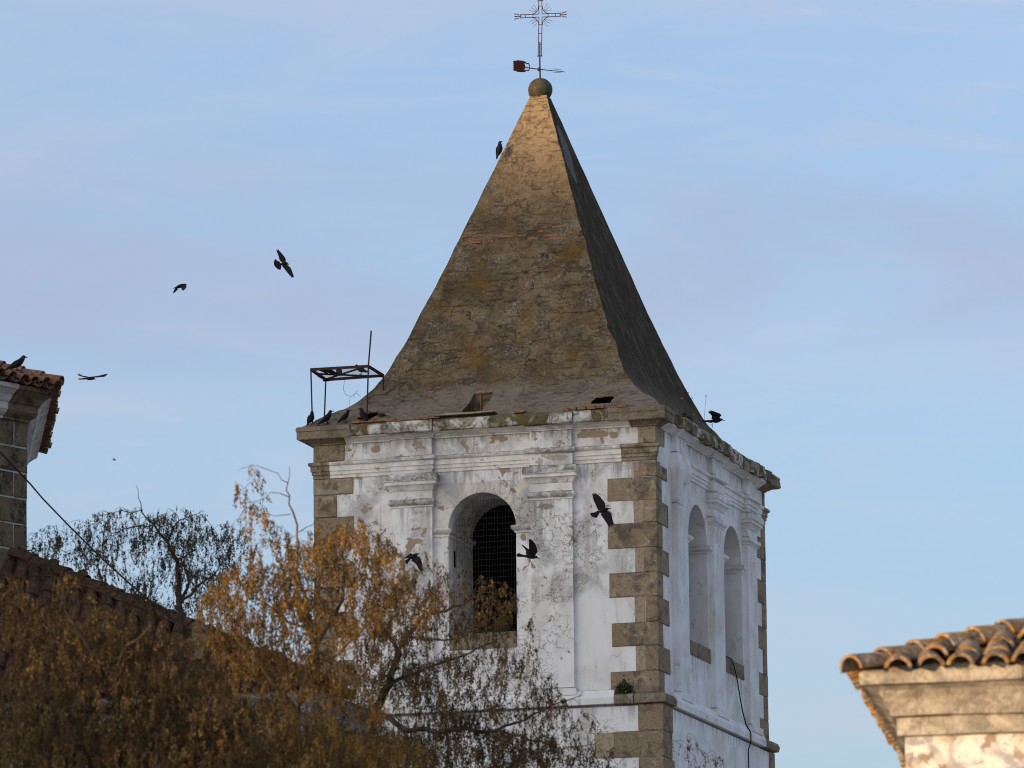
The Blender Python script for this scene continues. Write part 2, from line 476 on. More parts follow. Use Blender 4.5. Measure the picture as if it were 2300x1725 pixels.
MAT['rubber'] = simple('black_cable', (0.015, 0.015, 0.017), 0.6)
MAT['green'] = simple('plant_green', (0.035, 0.055, 0.018), 0.8, 30)
MAT['yellow'] = simple('yellow_petal', (0.75, 0.50, 0.02), 0.7)
def cornice_mat():
    M = Mat('mossy_cornice')
    g = M.noise(3.2, 8, 0.65, 0.8, off=(2, 2, 9))
    fine = M.noise(45, 3, 0.7)
    col = M.mix((0.62, 0.60, 0.55), (0.27, 0.24, 0.19), M.step(g, 0.40, 0.56))
    lic = M.noise(1.6, 8, 0.72, 1.0, off=(8, 3, 1))
    col = M.mix(col, M.mix((0.085, 0.070, 0.032), (0.17, 0.135, 0.055), fine), M.step(lic, 0.47, 0.56))
    col = M.mix(col, (0.07, 0.065, 0.05), M.math('MULTIPLY', M.step(M.noise(9, 6, 0.7, off=(1, 7, 7)), 0.53, 0.64), 0.8))
    col = M.mix(col, (0.11, 0.095, 0.055), M.math('MULTIPLY', M.up(0.3, 0.7), 0.85))
    M.color(col)
    M.bump(M.math('ADD', fine, M.noise(9, 5, 0.6)), 0.7, 0.02)
    return M.m
MAT['cornice'] = cornice_mat()
def spire_front():
    M = Mat('lichened_render')
    z = M.sep(M.co)[2]
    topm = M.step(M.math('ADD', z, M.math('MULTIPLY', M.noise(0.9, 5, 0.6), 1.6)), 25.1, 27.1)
    botm = M.step(M.math('ADD', z, M.math('MULTIPLY', M.noise(1.5, 5, 0.6, off=(0, 5, 0)), 0.5)), 21.05, 21.4, 1, 0)
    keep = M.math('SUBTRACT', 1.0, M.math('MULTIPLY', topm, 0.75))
    a = M.noise(1.3, 9, 0.72, 0.8, off=(4, 1, 1))
    fine = M.noise(24, 6, 0.92)
    mid = M.noise(8, 7, 0.82, 0.4, off=(3, 7, 1))
    col = M.mix((0.150, 0.106, 0.058), (0.285, 0.205, 0.112), M.step(a, 0.40, 0.60))
    col = M.mix(col, (0.34, 0.255, 0.145), M.math('MULTIPLY', M.step(fine, 0.50, 0.58), 0.60))
    # bare tan render where the crust has dropped off
    t = M.noise(1.5, 9, 0.72, 1.6, stretch=(0.8, 0.8, 1.4), off=(14, 3, 6))
    xz = M.sep(M.co)
    tt = M.math('ADD', t, M.math('MULTIPLY', M.math('SUBTRACT', mid, 0.5), 1.1))
    for (ex, ez, rx, rz, am) in ((-1.75, 21.85, 0.95, 0.30, 0.14), (-2.6, 21.45, 0.8, 0.14, 0.08), (-4.9, 22.2, 0.6, 0.5, 0.07), (-2.3, 23.4, 0.6, 0.5, 0.06)):
        dx = M.math('DIVIDE', M.math('SUBTRACT', xz[0], ex), rx); dz_ = M.math('DIVIDE', M.math('SUBTRACT', xz[2], ez), rz)
        tt = M.math('ADD', tt, M.math('MULTIPLY', M.step(M.math('ADD', M.math('MULTIPLY', dx, dx), M.math('MULTIPLY', dz_, dz_)), 0.2, 1.6, 1, 0), am))
    tan = M.step(tt, 0.58, 0.63)
    col = M.mix(col, M.mix((0.36, 0.275, 0.17), (0.27, 0.20, 0.12), fine), M.math('MULTIPLY', tan, 0.85))
    # dark grey lichen crust, broken up by the grain of the render
    d = M.math('ADD', M.noise(2.2, 8, 0.75, 0.5, off=(7, 2, 2)), M.math('MULTIPLY', M.math('SUBTRACT', mid, 0.5), 0.9))
    dk = M.math('MULTIPLY', M.step(d, 0.47, 0.60), M.step(fine, 0.40, 0.56, 0.25, 1))
    col = M.mix(col, (0.060, 0.050, 0.038), M.math('MULTIPLY', M.math('MULTIPLY', dk, keep), 0.85))
    pit_shade = M.math('MULTIPLY', M.step(mid, 0.36, 0.44, 1, 0), keep)
    col = M.mix(col, (0.055, 0.045, 0.034), M.math('MULTIPLY', pit_shade, 0.65))  # hollows darkened in the colour to stand in for crevice shade
    # ochre and orange lichens
    o = M.math('ADD', M.noise(1.9, 6, 0.6, 0.6, off=(1, 1, 12)), M.math('MULTIPLY', M.math('SUBTRACT', M.noise(20, 5, 0.85, off=(8, 8, 8)), 0.5), 1.1))
    col = M.mix(col, (0.235, 0.125, 0.022), M.math('MULTIPLY', M.step(o, 0.58, 0.66), 0.75))
    # pale specks of crust
    wv = M.math('ADD', M.noise(24, 4, 0.8, off=(1, 2, 3)), M.math('MULTIPLY', M.noise(1.6, 5, 0.6, off=(9, 9, 9)), 0.6))
    col = M.mix(col, (0.40, 0.37, 0.34), M.math('MULTIPLY', M.math('MULTIPLY', M.step(wv, 0.90, 0.96), keep), 0.75))
    # newer, greyer skirt; top paler, sunlight on it partly put into the colour
    sk = M.mix((0.36, 0.305, 0.235), (0.22, 0.185, 0.14), M.step(a, 0.42, 0.62))
    sk = M.mix(sk, (0.10, 0.085, 0.07), M.math('MULTIPLY', M.step(mid, 0.50, 0.62), 0.5))
    col = M.mix(col, sk, M.math('MULTIPLY', botm, 0.70))
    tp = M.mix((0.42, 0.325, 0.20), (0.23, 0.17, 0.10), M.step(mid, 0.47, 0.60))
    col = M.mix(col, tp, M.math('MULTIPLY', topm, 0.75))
    # hairline courses and cracks
    zc = M.noise(2.6, 6, 0.65, 0.4, stretch=(0.7, 0.7, 7.0), off=(0, 3, 0))
    crs = M.step(zc, 0.60, 0.66)
    col = M.mix(col, (0.050, 0.041, 0.031), M.math('MULTIPLY', crs, 0.38))
    cv = M.voro(0.9, 'DISTANCE_TO_EDGE', off=(2, 8, 1), warp=0.8)
    col = M.mix(col, (0.05, 0.042, 0.034), M.math('MULTIPLY', M.step(cv, 0.004, 0.014, 0.8, 0), M.step(a, 0.48, 0.56)))
    M.color(col)
    h = M.math('ADD', M.math('MULTIPLY', fine, 0.8), M.math('ADD', M.math('MULTIPLY', tan, -0.5), M.math('MULTIPLY', mid, 1.4)))
    h = M.math('SUBTRACT', h, M.math('MULTIPLY', crs, 0.8))
    M.bump(h, 1.0, 0.045)
    return M.m
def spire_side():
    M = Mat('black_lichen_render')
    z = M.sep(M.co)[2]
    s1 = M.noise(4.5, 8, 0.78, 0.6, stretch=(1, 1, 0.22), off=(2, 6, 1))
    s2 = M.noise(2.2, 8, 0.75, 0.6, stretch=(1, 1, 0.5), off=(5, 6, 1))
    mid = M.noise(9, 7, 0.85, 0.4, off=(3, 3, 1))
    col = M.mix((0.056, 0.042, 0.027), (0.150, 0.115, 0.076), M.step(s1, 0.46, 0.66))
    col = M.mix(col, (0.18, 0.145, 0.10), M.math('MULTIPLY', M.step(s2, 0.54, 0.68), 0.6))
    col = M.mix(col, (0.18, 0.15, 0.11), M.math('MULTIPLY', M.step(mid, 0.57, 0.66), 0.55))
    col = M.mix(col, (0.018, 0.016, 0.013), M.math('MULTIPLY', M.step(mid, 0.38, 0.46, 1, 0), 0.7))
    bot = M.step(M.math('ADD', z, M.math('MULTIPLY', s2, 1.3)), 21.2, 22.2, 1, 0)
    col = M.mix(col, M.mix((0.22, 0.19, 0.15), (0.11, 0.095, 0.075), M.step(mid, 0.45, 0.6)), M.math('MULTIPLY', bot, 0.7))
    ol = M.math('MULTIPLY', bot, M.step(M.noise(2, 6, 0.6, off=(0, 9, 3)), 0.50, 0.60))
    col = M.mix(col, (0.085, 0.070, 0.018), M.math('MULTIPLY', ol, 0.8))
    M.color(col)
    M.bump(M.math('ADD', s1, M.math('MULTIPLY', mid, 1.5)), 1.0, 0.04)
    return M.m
MAT['recess'] = simple('recess_render', (0.17, 0.135, 0.08), nz=9, amt=0.5)
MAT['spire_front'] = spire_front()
MAT['spire_side'] = spire_side()
MAT['patch'] = simple('grey_cement', (0.13, 0.125, 0.12), nz=9, amt=0.4)
def ball_mat():
    M = Mat('green_stone', 0.75, 0.3)
    n = M.noise(6, 6, 0.6, 0.3, stretch=(1, 1, 0.45))
    col = M.mix((0.034, 0.032, 0.017), (0.070, 0.056, 0.032), M.step(n, 0.4, 0.62))
    col = M.mix(col, (0.042, 0.060, 0.031), M.step(M.noise(3, 4, 0.5, off=(3, 3, 3)), 0.50, 0.62))
    col = M.mix(col, (0.22, 0.20, 0.15), M.step(M.noise(14, 4, 0.6, stretch=(1, 1, 0.3)), 0.62, 0.70))
    M.color(col); M.bump(n, 0.4, 0.01)
    return M.m
MAT['ball'] = ball_mat()
def tile_mat(name, base, alt, lichen, grey):
    M = Mat(name)
    isl = M.island()
    col = M.mix(base, alt, isl)
    g = M.noise(7, 8, 0.72, 0.5)
    col = M.mix(col, (0.27, 0.235, 0.185), M.math('MULTIPLY', M.step(g, 0.50, 0.58), grey*0.8))
    col = M.mix(col, (0.07, 0.06, 0.05), M.math('MULTIPLY', M.step(M.noise(9, 7, 0.78, off=(4, 4, 4)), 0.50, 0.57), 0.9*grey))
    l = M.noise(4.2, 6, 0.65, 0.5, off=(9, 1, 1))
    col = M.mix(col, M.mix((0.30, 0.125, 0.02), (0.30, 0.19, 0.05), M.noise(20, 3)), M.math('MULTIPLY', M.step(l, 0.50, 0.55), lichen))
    col = M.mix(col, (0.45, 0.43, 0.39), M.math('MULTIPLY', M.step(M.noise(17, 5, 0.75, off=(2, 8, 1)), 0.56, 0.62), 0.7*grey))
    M.color(col); M.bump(M.math('ADD', g, M.noise(50, 3)), 0.5, 0.008)
    return M.m
MAT['tile_warm'] = tile_mat('lichened_clay_tile', (0.185, 0.115, 0.070), (0.29, 0.215, 0.14), 0.85, 1.0)
MAT['tile_red'] = tile_mat('red_clay_tile', (0.13, 0.055, 0.036), (0.21, 0.095, 0.06), 0.15, 0.55)
MAT['tile_dark'] = tile_mat('old_clay_tile', (0.050, 0.027, 0.018), (0.075, 0.040, 0.026), 0.05, 0.12)

# ------------------------------------------------------------------ ground and an unseen ridge added behind the viewer to cast shade
def ground_mat():
    M = Mat('dry_ground')
    n = M.noise(0.3, 8, 0.6)
    M.color(M.mix((0.34, 0.30, 0.25), (0.24, 0.22, 0.17), M.step(n, 0.42, 0.6)))
    M.bump(M.noise(3, 6, 0.6), 0.5, 0.1)
    return M.m
MAT['ground'] = ground_mat()
g = MB()
R_ = 4000
g.add([(-R_, -R_, 0), (R_, -R_, 0), (R_, R_, 0), (-R_, R_, 0)], [(0, 1, 2, 3)])
tag(g.build('ground', MAT['ground']), kind='structure')
SIDE = Vector((math.cos(SUN_AZ), -math.sin(SUN_AZ), 0))      # across the sun's direction
SHADE_RIDGE = [(-170, 54), (-100, 53.2), (-92, 51.4), (-86, 50.2), (-78, 45), (-66, 40.0), (-58, 37.8), (-53, 35.2), (-50, 32.4), (-47, 31.1), (-43, 29.9), (-38, 26.0), (-30, 23.0), (0, 17), (60, 12)]  # ridge heights shaped to set where the shadow falls on tower and trees
hs, hz = zip(*SHADE_RIDGE)
g = MB()
NS, NQ = 330, 9
vs, fs = [], []
for i in range(NS):
    s_ = -170 + 230*i/(NS-1)
    top = float(np.interp(s_, hs, hz))
    for k in range(NQ):
        q = 220 + (k-4)*14
        prof = (1, .995, .9, .62, 0)[abs(k-4)] if k >= 4 else (1, .9, .7, .4, 0)[abs(k-4)]
        bump = noise.fractal(Vector((s_*0.32, q*0.05, 3.1)), 1.0, 2.2, 4)*1.5 if abs(k-4) < 2 else 0
        p = SD*q + SIDE*s_
        vs.append((p.x, p.y, top*prof + bump*prof - (1.0 if prof == 0 else 0)))
for i in range(NS-1):
    for k in range(NQ-1):
        a = i*NQ+k
        fs.append((a, a+1, a+NQ+1, a+NQ))
g.add(vs, fs)
tag(g.build('shade_ridge', simple('shade_ridge_scrub', (0.08, 0.085, 0.045), nz=0.2)), kind='structure')

# ================================================================== BELL TOWER
W, D = 6.4, 7.98
PHI = 0.28579
TO = Vector((2.5385, 105.193, 0))
tower = empty('bell_tower', TO, -PHI)
tag(tower, 'square white plastered bell tower with granite corners and a tall pointed masonry spire', 'tower')
TM = Matrix.Translation(TO) @ Matrix.Rotation(-PHI, 4, 'Z')
TI = TM.inverted()
tw = lambda x, y, z: TM @ Vector((x, y, z))

# --- belfry wall with its three arched openings cut through
def arch_prism(mb, c, r, z0, zs, lo, hi, axis):
    pts = [(c-r, z0), (c+r, z0)] + [(c + r*math.cos(t), zs + r*math.sin(t)) for t in np.linspace(0, math.pi, 25)]
    if axis == 'y': poly = [(a, lo, b) for a, b in pts]; off = (0, hi-lo, 0)
    else: poly = [(lo, a, b) for a, b in pts]; off = (hi-lo, 0, 0)
    mb.prism(poly, off)
b = MB(); b.box(-W, 0, 0, D, 14.90, 20.06)
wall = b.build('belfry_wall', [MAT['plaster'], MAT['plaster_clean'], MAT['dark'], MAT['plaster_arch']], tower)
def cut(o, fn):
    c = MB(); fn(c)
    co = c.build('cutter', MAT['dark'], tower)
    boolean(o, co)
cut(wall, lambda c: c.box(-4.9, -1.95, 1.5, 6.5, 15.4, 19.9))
cut(wall, lambda c: c.box(-1.80, -1.5, 1.9, 6.5, 15.4, 19.9))  # wall left between the two chambers, added to block side-window light
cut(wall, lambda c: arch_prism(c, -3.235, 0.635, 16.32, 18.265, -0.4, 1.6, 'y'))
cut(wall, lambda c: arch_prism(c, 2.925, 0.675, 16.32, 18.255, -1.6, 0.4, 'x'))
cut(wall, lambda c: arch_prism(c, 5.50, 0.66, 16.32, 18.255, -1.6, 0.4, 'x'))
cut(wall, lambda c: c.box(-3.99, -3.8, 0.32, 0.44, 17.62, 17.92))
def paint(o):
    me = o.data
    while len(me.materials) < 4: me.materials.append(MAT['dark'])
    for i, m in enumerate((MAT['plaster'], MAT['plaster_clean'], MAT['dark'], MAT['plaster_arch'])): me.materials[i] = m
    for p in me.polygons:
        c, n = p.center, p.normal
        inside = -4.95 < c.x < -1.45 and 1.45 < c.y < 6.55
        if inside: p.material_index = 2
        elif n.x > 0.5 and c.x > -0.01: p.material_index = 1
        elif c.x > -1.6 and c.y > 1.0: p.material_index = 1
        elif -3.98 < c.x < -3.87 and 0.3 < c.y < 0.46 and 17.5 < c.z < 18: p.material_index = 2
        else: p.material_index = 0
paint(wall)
# rougher plaster on the panel round the front arch, laid a few millimetres thick with an arched cut-out
b = MB()
pts = [(-3.87 + 0.0, 18.30)] + [(-3.235 - 0.64*math.cos(t), 18.30 + 0.60*math.sin(t)) for t in np.linspace(0.12, math.pi-0.12, 23)] + [(-2.60, 18.30)]
topz = lambda x: 19.10 + 0.05*noise.noise(Vector((x*4, 1, 2)))
outer = [(-4.135 + (1.835)*i/24, topz(-4.135 + 1.835*i/24)) for i in range(25)]
ring0 = [Vector((a, -0.005, c)) for a, c in pts]; ring1 = [Vector((a, -0.005, c)) for a, c in outer]
n_ = 25
b.add(ring0 + ring1 + [Vector((-4.135, -0.005, 18.30)), Vector((-2.30, -0.005, 18.30))],
      [(i, i+1, n_+i+1, n_+i) for i in range(n_-1)] + [(0, n_, 2*n_), (n_-1, 2*n_+1, 2*n_-1)])
b.build('arch_panel', MAT['plaster_arch'], tower)

# --- shaft below the belfry
b = MB(); b.box(-W-0.085, 0.085, -0.085, D+0.085, 0, 14.90)
sh = b.build('lower_wall', [MAT['plaster'], MAT['plaster_clean']], tower)
for p in sh.data.polygons: p.material_index = 1 if p.normal.x > 0.5 else 0

# --- belt course (plinth of the belfry): stone at the corners, limewashed between
PL = [(0.10, 14.93), (0.165, 14.945), (0.18, 15.03), (0.16, 15.10), (0.10, 15.13), (0.0, 15.145)]
def pieces(name, mat, runs, smooth=0):
    """each run of moulding its own part"""
    for r in runs:
        b = MB(); prof, path, jit = r[:3]
        b.mould(prof, path, 0, jit, r[4] if len(r) > 4 else 0.14, dz=r[3] if len(r) > 3 else 0)
        o = b.build(name, mat, tower)
        if smooth: shade_by_angle(o, smooth)
pieces('belt_course_stone', MAT['granite_dark'], [(PL, [(-0.78, 0), (-0.42, 0)], 0.006), (PL, [(-0.405, 0), (0, 0), (0, 0.62)], 0.008),
       (PL, [(0, D-0.75), (0, D), (-0.6, D)], 0.008), (PL, [(-W, 0.6), (-W, 0), (-W+0.8, 0)], 0.008)])
PW = [(0.10, 14.945), (0.15, 14.95), (0.16, 15.06), (0.10, 15.20), (0.0, 15.22)]
pieces('belt_course', MAT['plaster'], [(PW, [(-W+0.805, 0), (-0.785, 0)], 0.004)])
pieces('belt_course', MAT['plaster_clean'], [(PW, [(0, 0.625), (0, D-0.755)], 0.004)])

# --- architrave, frieze and cornice
AR = [(0.0, 19.31), (0.022, 19.312), (0.022, 19.372), (0.040, 19.376), (0.040, 19.438), (0.058, 19.442), (0.058, 19.535), (0.088, 19.545), (0.098, 19.575), (0.088, 19.60), (0.0, 19.625)]
pieces('architrave', MAT['plaster_trim'], [(AR, [(-W+0.305, 0), (-0.615, 0)], 0.003)])
pieces('architrave', MAT['plaster_clean'], [(AR, [(0, 1.95), (0, D-0.36)], 0.003)])
pieces('architrave_stone', MAT['granite'], [(AR, [(-W, 0.6), (-W, 0), (-W+0.165, 0)], 0.004, 0.003), (AR, [(-W+0.172, 0), (-W+0.30, 0)], 0.004, 0.001),
       (AR, [(-0.61, 0), (0, 0), (0, 0.05)], 0.004, 0.003), (AR, [(0, D-0.355), (0, D), (-0.6, D)], 0.004, 0.003)])
CY = [(0.0, 19.925), (0.045, 19.93), (0.045, 19.95), (0.062, 19.957), (0.085, 19.968), (0.125, 19.995), (0.170, 20.010), (0.20, 20.022), (0.20, 20.045)]
pieces('cornice_cove', MAT['plaster_trim'], [(CY, [(-W+0.62, 0), (-0.44, 0)], 0.003)])
pieces('cornice_cove', MAT['plaster_clean'], [(CY, [(0, 0.30), (0, D-0.5)], 0.003)])
pieces('cornice_cove_stone', MAT['granite_dark'], [(CY, [(-W, 0.6), (-W, 0), (-W+0.615, 0)], 0.004, -0.002), (CY, [(-0.435, 0), (0, 0), (0, 0.295)], 0.004, -0.002), (CY, [(0, D-0.495), (0, D), (-0.6, D)], 0.004, -0.002)])
SL = [(0.17, 20.026), (0.225, 20.022), (0.248, 20.04), (0.252, 20.13), (0.248, 20.19), (0.225, 20.235), (0.17, 20.262), (0.0, 20.30)]
cuts = [-W+0.76, -4.95, -4.08, -2.36, -1.45, -0.80]
for i in range(len(cuts)-1):
    ex = (0, 0.035, 0.0, 0.04, -0.008)[i]
    pieces('cornice_slab', MAT['cornice'], [([(a+ex, z + (0.012, 0.0, 0.008, -0.006, 0.004)[i]) for a, z in SL], [(cuts[i]+0.004, 0), (cuts[i+1]-0.004, 0)], 0.012, 0, 0.09)], 0.6)
sc = [0.44, 0.80, 1.02, 1.32, 1.95, 2.45, 3.0, 3.55, 3.95, 4.55, 5.0, 5.4, 6.0, 6.5, 6.95, D-0.62]
for i in range(len(sc)-1):
    ex = (-0.02, 0.05, -0.03, 0.055, -0.02, 0.035, 0.0, 0.05, 0.055, -0.02, 0.02, -0.03, 0.05, 0.06, -0.02)[i]
    zz = rnd.uniform(-0.015, 0.025)
    pieces('cornice_slab', MAT['cornice'], [([(a+ex, z+zz) for a, z in SL], [(0, sc[i]+0.01), (0, sc[i+1]-0.01)], 0.026, 0, 0.07)], 0.6)
SC = [(0.17, 20.02), (0.245, 20.016), (0.252, 20.03), (0.255, 20.15), (0.27, 20.165), (0.27, 20.215), (0.25, 20.245), (0.15, 20.275), (0.0, 20.30)]
pieces('cornice_corner_stone', MAT['granite_dark'], [(SC, [(-W, 0.8), (-W, 0), (-W+0.755, 0)], 0.006), (SC, [(-0.795, 0), (0, 0), (0, 0.435)], 0.006),
       ([(a*1.05, z) for a, z in SC], [(0, D-0.61), (0, D), (-0.8, D)], 0.03, 0, 0.07), (SC, [(-0.8, D), (-W, D), (-W, 0.8)], 0.006)])

# --- pilasters (shaft, capital, entablature block over each)
CAP = [(0.0, 18.675), (0.018, 18.685), (0.018, 18.715), (0.040, 18.722), (0.062, 18.745), (0.068, 18.775), (0.058, 18.805), (0.035, 18.825), (0.012, 18.835),
       (0.012, 18.975), (0.028, 18.985), (0.040, 19.02), (0.068, 19.07), (0.085, 19.083), (0.098, 19.086), (0.098, 19.145), (0.118, 19.150), (0.125, 19.19), (0.122, 19.25), (0.095, 19.285), (0.0, 19.30)]
BAND = [(0.0, 19.525), (0.07, 19.535), (0.088, 19.55), (0.085, 19.60), (0.06, 19.618), (0.0, 19.63)]
FASC = [(0.002, 19.30), (0.012, 19.302), (0.012, 19.36), (0.028, 19.364), (0.028, 19.435), (0.045, 19.44), (0.045, 19.53), (0.0, 19.534)]
CYP = [(a*0.55+0.002, z+0.002) for a, z in CY]
def pilaster(face, a0, a1, fascia, mats, ruined=False):
    pr = 0.10
    if face == 'f': path = [(a0, 0.05), (a0, -pr), (a1, -pr), (a1, 0.05)]
    else: path = [(-0.05, a0), (pr, a0), (pr, a1), (-0.05, a1)]
    b = MB()
    zb = 15.16
    b.mould([(0.0, zb), (0.0, 18.69)], path, 0, 0.004, 0.12)
    b.mould([(0.05, zb-0.02), (0.055, zb+0.10), (0.0, zb+0.13)], path, 0, 0.004, 0.12)      # foot
    o = b.build('pilaster', mats, tower)
    c = MB()
    if ruined:
        # broken capital: a rounded lump of plaster
        c.mould([(0.0, 18.70), (0.012, 18.78), (0.004, 18.95), (0.03, 19.12), (0.07, 19.26), (0.09, 19.40), (0.06, 19.52), (0.035, 19.60), (0.0, 19.64)], path, 0, 0.03, 0.07)
    else:
        c.mould(CAP, path, 0, 0.005, 0.1)
        if fascia: c.mould(FASC, path, 0, 0.002, 0.12)
        else: c.mould([(0.004, 19.29), (0.02, 19.32), (0.025, 19.50), (0.0, 19.54)], path, 0, 0.008, 0.1)
        c.mould(BAND, path, 0, 0.006, 0.1)
    oc = c.build('capital', MAT['capital'] if face == 'f' else mats, o); shade_by_angle(oc, 0.55)
    e = MB()
    e.mould([(0.002, 19.61), (0.002, 19.94)], path, 0, 0.002, 0.15)
    e.mould(CYP, path, 0, 0.003, 0.12)
    e.build('entablature_block', mats, o)
pilaster('f', -4.905, -4.142, True, MAT['plaster'])
pilaster('f', -2.297, -1.522, False, MAT['plaster'])
pilaster('s', 1.13, 1.82, False, MAT['plaster_clean'], True)
pilaster('s', 3.71, 4.45, False, MAT['plaster_clean'])
pilaster('s', 6.27, 6.97, True, MAT['plaster_clean'])

# --- imposts and sills of the three windows
IM = [(0.0, 18.125), (0.02, 18.13), (0.025, 18.165), (0.045, 18.175), (0.075, 18.205), (0.080, 18.235), (0.062, 18.262), (0.0, 18.275)]
def imp(paths, mat):
    b = MB()
    for p in paths: b.mould(IM, p, 0, 0.004, 0.1)
    o = b.build('impost', mat, tower); shade_by_angle(o, 0.6)
imp([[(-4.14, 0), (-3.87, 0), (-3.87, 1.48)], [(-2.60, 1.48), (-2.60, 0), (-2.30, 0)]], MAT['plaster_trim'])
imp([[(0, 1.83), (0, 2.25), (-1.45, 2.25)], [(-1.45, 3.60), (0, 3.60), (0, 3.71)]], MAT['plaster_clean'])
imp([[(0, 4.45), (0, 4.84), (-1.45, 4.84)], [(-1.45, 6.16), (0, 6.16), (0, 6.27)]], MAT['plaster_clean'])
b = MB(); b.stone(-3.868, -2.602, -0.012, 1.45, 16.06, 16.352, 0, 0.012); b.build('window_sill', MAT['granite_dark'], tower)
b = MB(); b.stone(-1.45, 0.012, 2.252, 2.79, 16.09, 16.355, 0, 0.012); b.stone(-1.45, 0.012, 2.795, 3.705, 16.09, 16.36, 0, 0.012); b.build('window_sill', MAT['granite_dark'], tower)
b = MB(); b.stone(-1.45, 0.012, 4.83, 6.20, 16.09, 16.36, 0, 0.012); b.build('window_sill', MAT['granite_dark'], tower)
# wire screen in the front window
b = MB()
t = 0.0016
for i in range(23):
    x = -3.85 + i*0.0515
    if x > -2.62: break
    h = 18.265 + math.sqrt(max(0, 0.60**2 - (x+3.235)**2))
    b.box(x-t, x+t, 0.26, 0.26+2*t, 16.36, h)
z = 16.42
while z < 18.86:
    r = 0.62 if z < 18.265 else math.sqrt(max(0, 0.61**2-(z-18.265)**2))
    b.box(-3.235-r, -3.235+r, 0.262+2*t, 0.262+4*t, z-t, z+t)
    z += 0.108
b.build('wire_screen', MAT['wire'], tower)

# --- corner quoins
def Q(mb, c, lx, ly, z0, z1, mi=0):
    g_ = 0.005; pr = 0.016
    if mi == 0:                                  # bedding mortar shows in the joints
        if c == 'N': mb.box(-lx+.004, pr-.011, -pr+.011, ly-.004, z0, z1, 2)
        if c == 'L': mb.box(-W-pr+.011, -W+lx-.004, -pr+.011, ly-.004, z0, z1, 2)
        if c == 'R': mb.box(-lx+.004, pr-.011, D-ly+.004, D+pr-.011, z0, z1, 2)
    if c == 'N': mb.stone(-lx, pr, -pr, ly, z0+g_, z1-g_, mi)
    if c == 'L': mb.stone(-W-pr, -W+lx, -pr, ly, z0+g_, z1-g_, mi)
    if c == 'R': mb.stone(-lx, pr, D-ly, D+pr, z0+g_, z1-g_, mi)
courses = [15.14, 15.53, 15.98, 16.40, 16.86, 17.30, 17.74, 18.19, 18.60, 19.01, 19.31]
bN, bL, bR = MB(), MB(), MB()
for i in range(len(courses)-1):
    z0, z1 = courses[i], courses[i+1]
    k = i % 2 == 0
    j = rnd.uniform(-0.035, 0.035)
    if i < 9: Q(bN, 'N', (0.855 if k else 0.22)+j, 0.35+j if k else 0.80+j, z0, z1)
    Q(bL, 'L', (0.39 if k else 0.745)+j, 0.75 if k else 0.4, z0, z1)
    Q(bR, 'R', 0.5, (0.70 if k else 0.30)+j, z0, z1)
    if not k and i < 9:
        bN.stone(-0.405+j, -0.222+j, -0.009, 0.1, z0+0.002, z1-0.002, 1, 0.005)
Q(bN, 'N', 0.28, 0.76, 19.02, 19.26); bN.stone(-0.40, -0.284, -0.009, 0.1, 19.02, 19.31, 1); Q(bN, 'N', 0.30, 0.3, 19.265, 19.312, 1)
Q(bN, 'N', 0.206, 0.62, 19.625, 19.93); bN.stone(-0.31, -0.209, -0.009, 0.1, 19.63, 19.925, 1)
Q(bL, 'L', 0.575, 0.4, 19.622, 19.928)
bX = MB(); Q(bX, 'R', 0.5, 0.12, 19.62, 19.93); bX.build('corner_quoins', [MAT['granite'], MAT['mortar'], MAT['joint']], tower)
for q_ in (bN, bL, bR): q_.build('corner_quoins', [MAT['granite'], MAT['mortar'], MAT['joint']], tower)
bN, bL, bR = MB(), MB(), MB()
bN.M = Matrix.Translation((0.085, -0.085, 0)); bR.M = Matrix.Translation((0.085, 0.085, 0)); bL.M = Matrix.Translation((-0.085, -0.085, 0))
zc = 14.925
lens_ = [(0.42, 0.68), (0.86, 0.60), (0.42, 0.75), (0.9, 0.5)]
i = 0
while zc > 11.6:
    lx, ly = lens_[i % 4]
    Q(bN, 'N', lx+0.02, ly, zc-0.47, zc)
    if i == 1: bN.stone(-1.25, -0.885, -0.009, 0.1, zc-0.465, zc-0.01, 1)
    Q(bR, 'R', 0.5, lx*0.9, zc-0.47, zc)
    Q(bL, 'L', 0.9 if i % 2 else 0.45, 0.5, zc-0.47, zc)
    zc -= 0.475; i += 1
for q_ in (bN, bL, bR): q_.build('corner_quoins', [MAT['granite'], MAT['mortar'], MAT['joint']], tower)

# --- spire: bell-cast pyramid over the rectangular plan
GZ = [20.22, 20.32, 20.43, 20.55, 20.68, 20.85, 21.1, 21.3, 21.5, 22.1, 23.15, 24.2, 25.6, 27.05]
GG = [1.0, 0.965, 0.925, 0.868, 0.81, 0.752, 0.69, 0.655, 0.625, 0.545, 0.42, 0.308, 0.155, 0.0]
SCX, SCY, HBX, HBY, TIP = -3.2, 3.99, 3.42, 4.21, 0.16
def gz(z): return float(np.interp(z, GZ, GG))
def zg(g_): return float(np.interp(-g_, [-q for q in GG], GZ))
def spire_z(x, y):
    g_ = max((abs(x-SCX)-TIP)/(HBX-TIP), (abs(y-SCY)-TIP)/(HBY-TIP))
    return zg(max(0, min(1, g_)))
def spire_y(z): return SCY - TIP - gz(z)*(HBY-TIP)          # front slope
def spire_x(z): return SCX + TIP + gz(z)*(HBX-TIP)          # right slope
b = MB()
zs = [20.10] + list(np.linspace(20.22, 21.5, 26)) + list(np.linspace(21.57, 27.05, 84))
ns = 60
rings = []
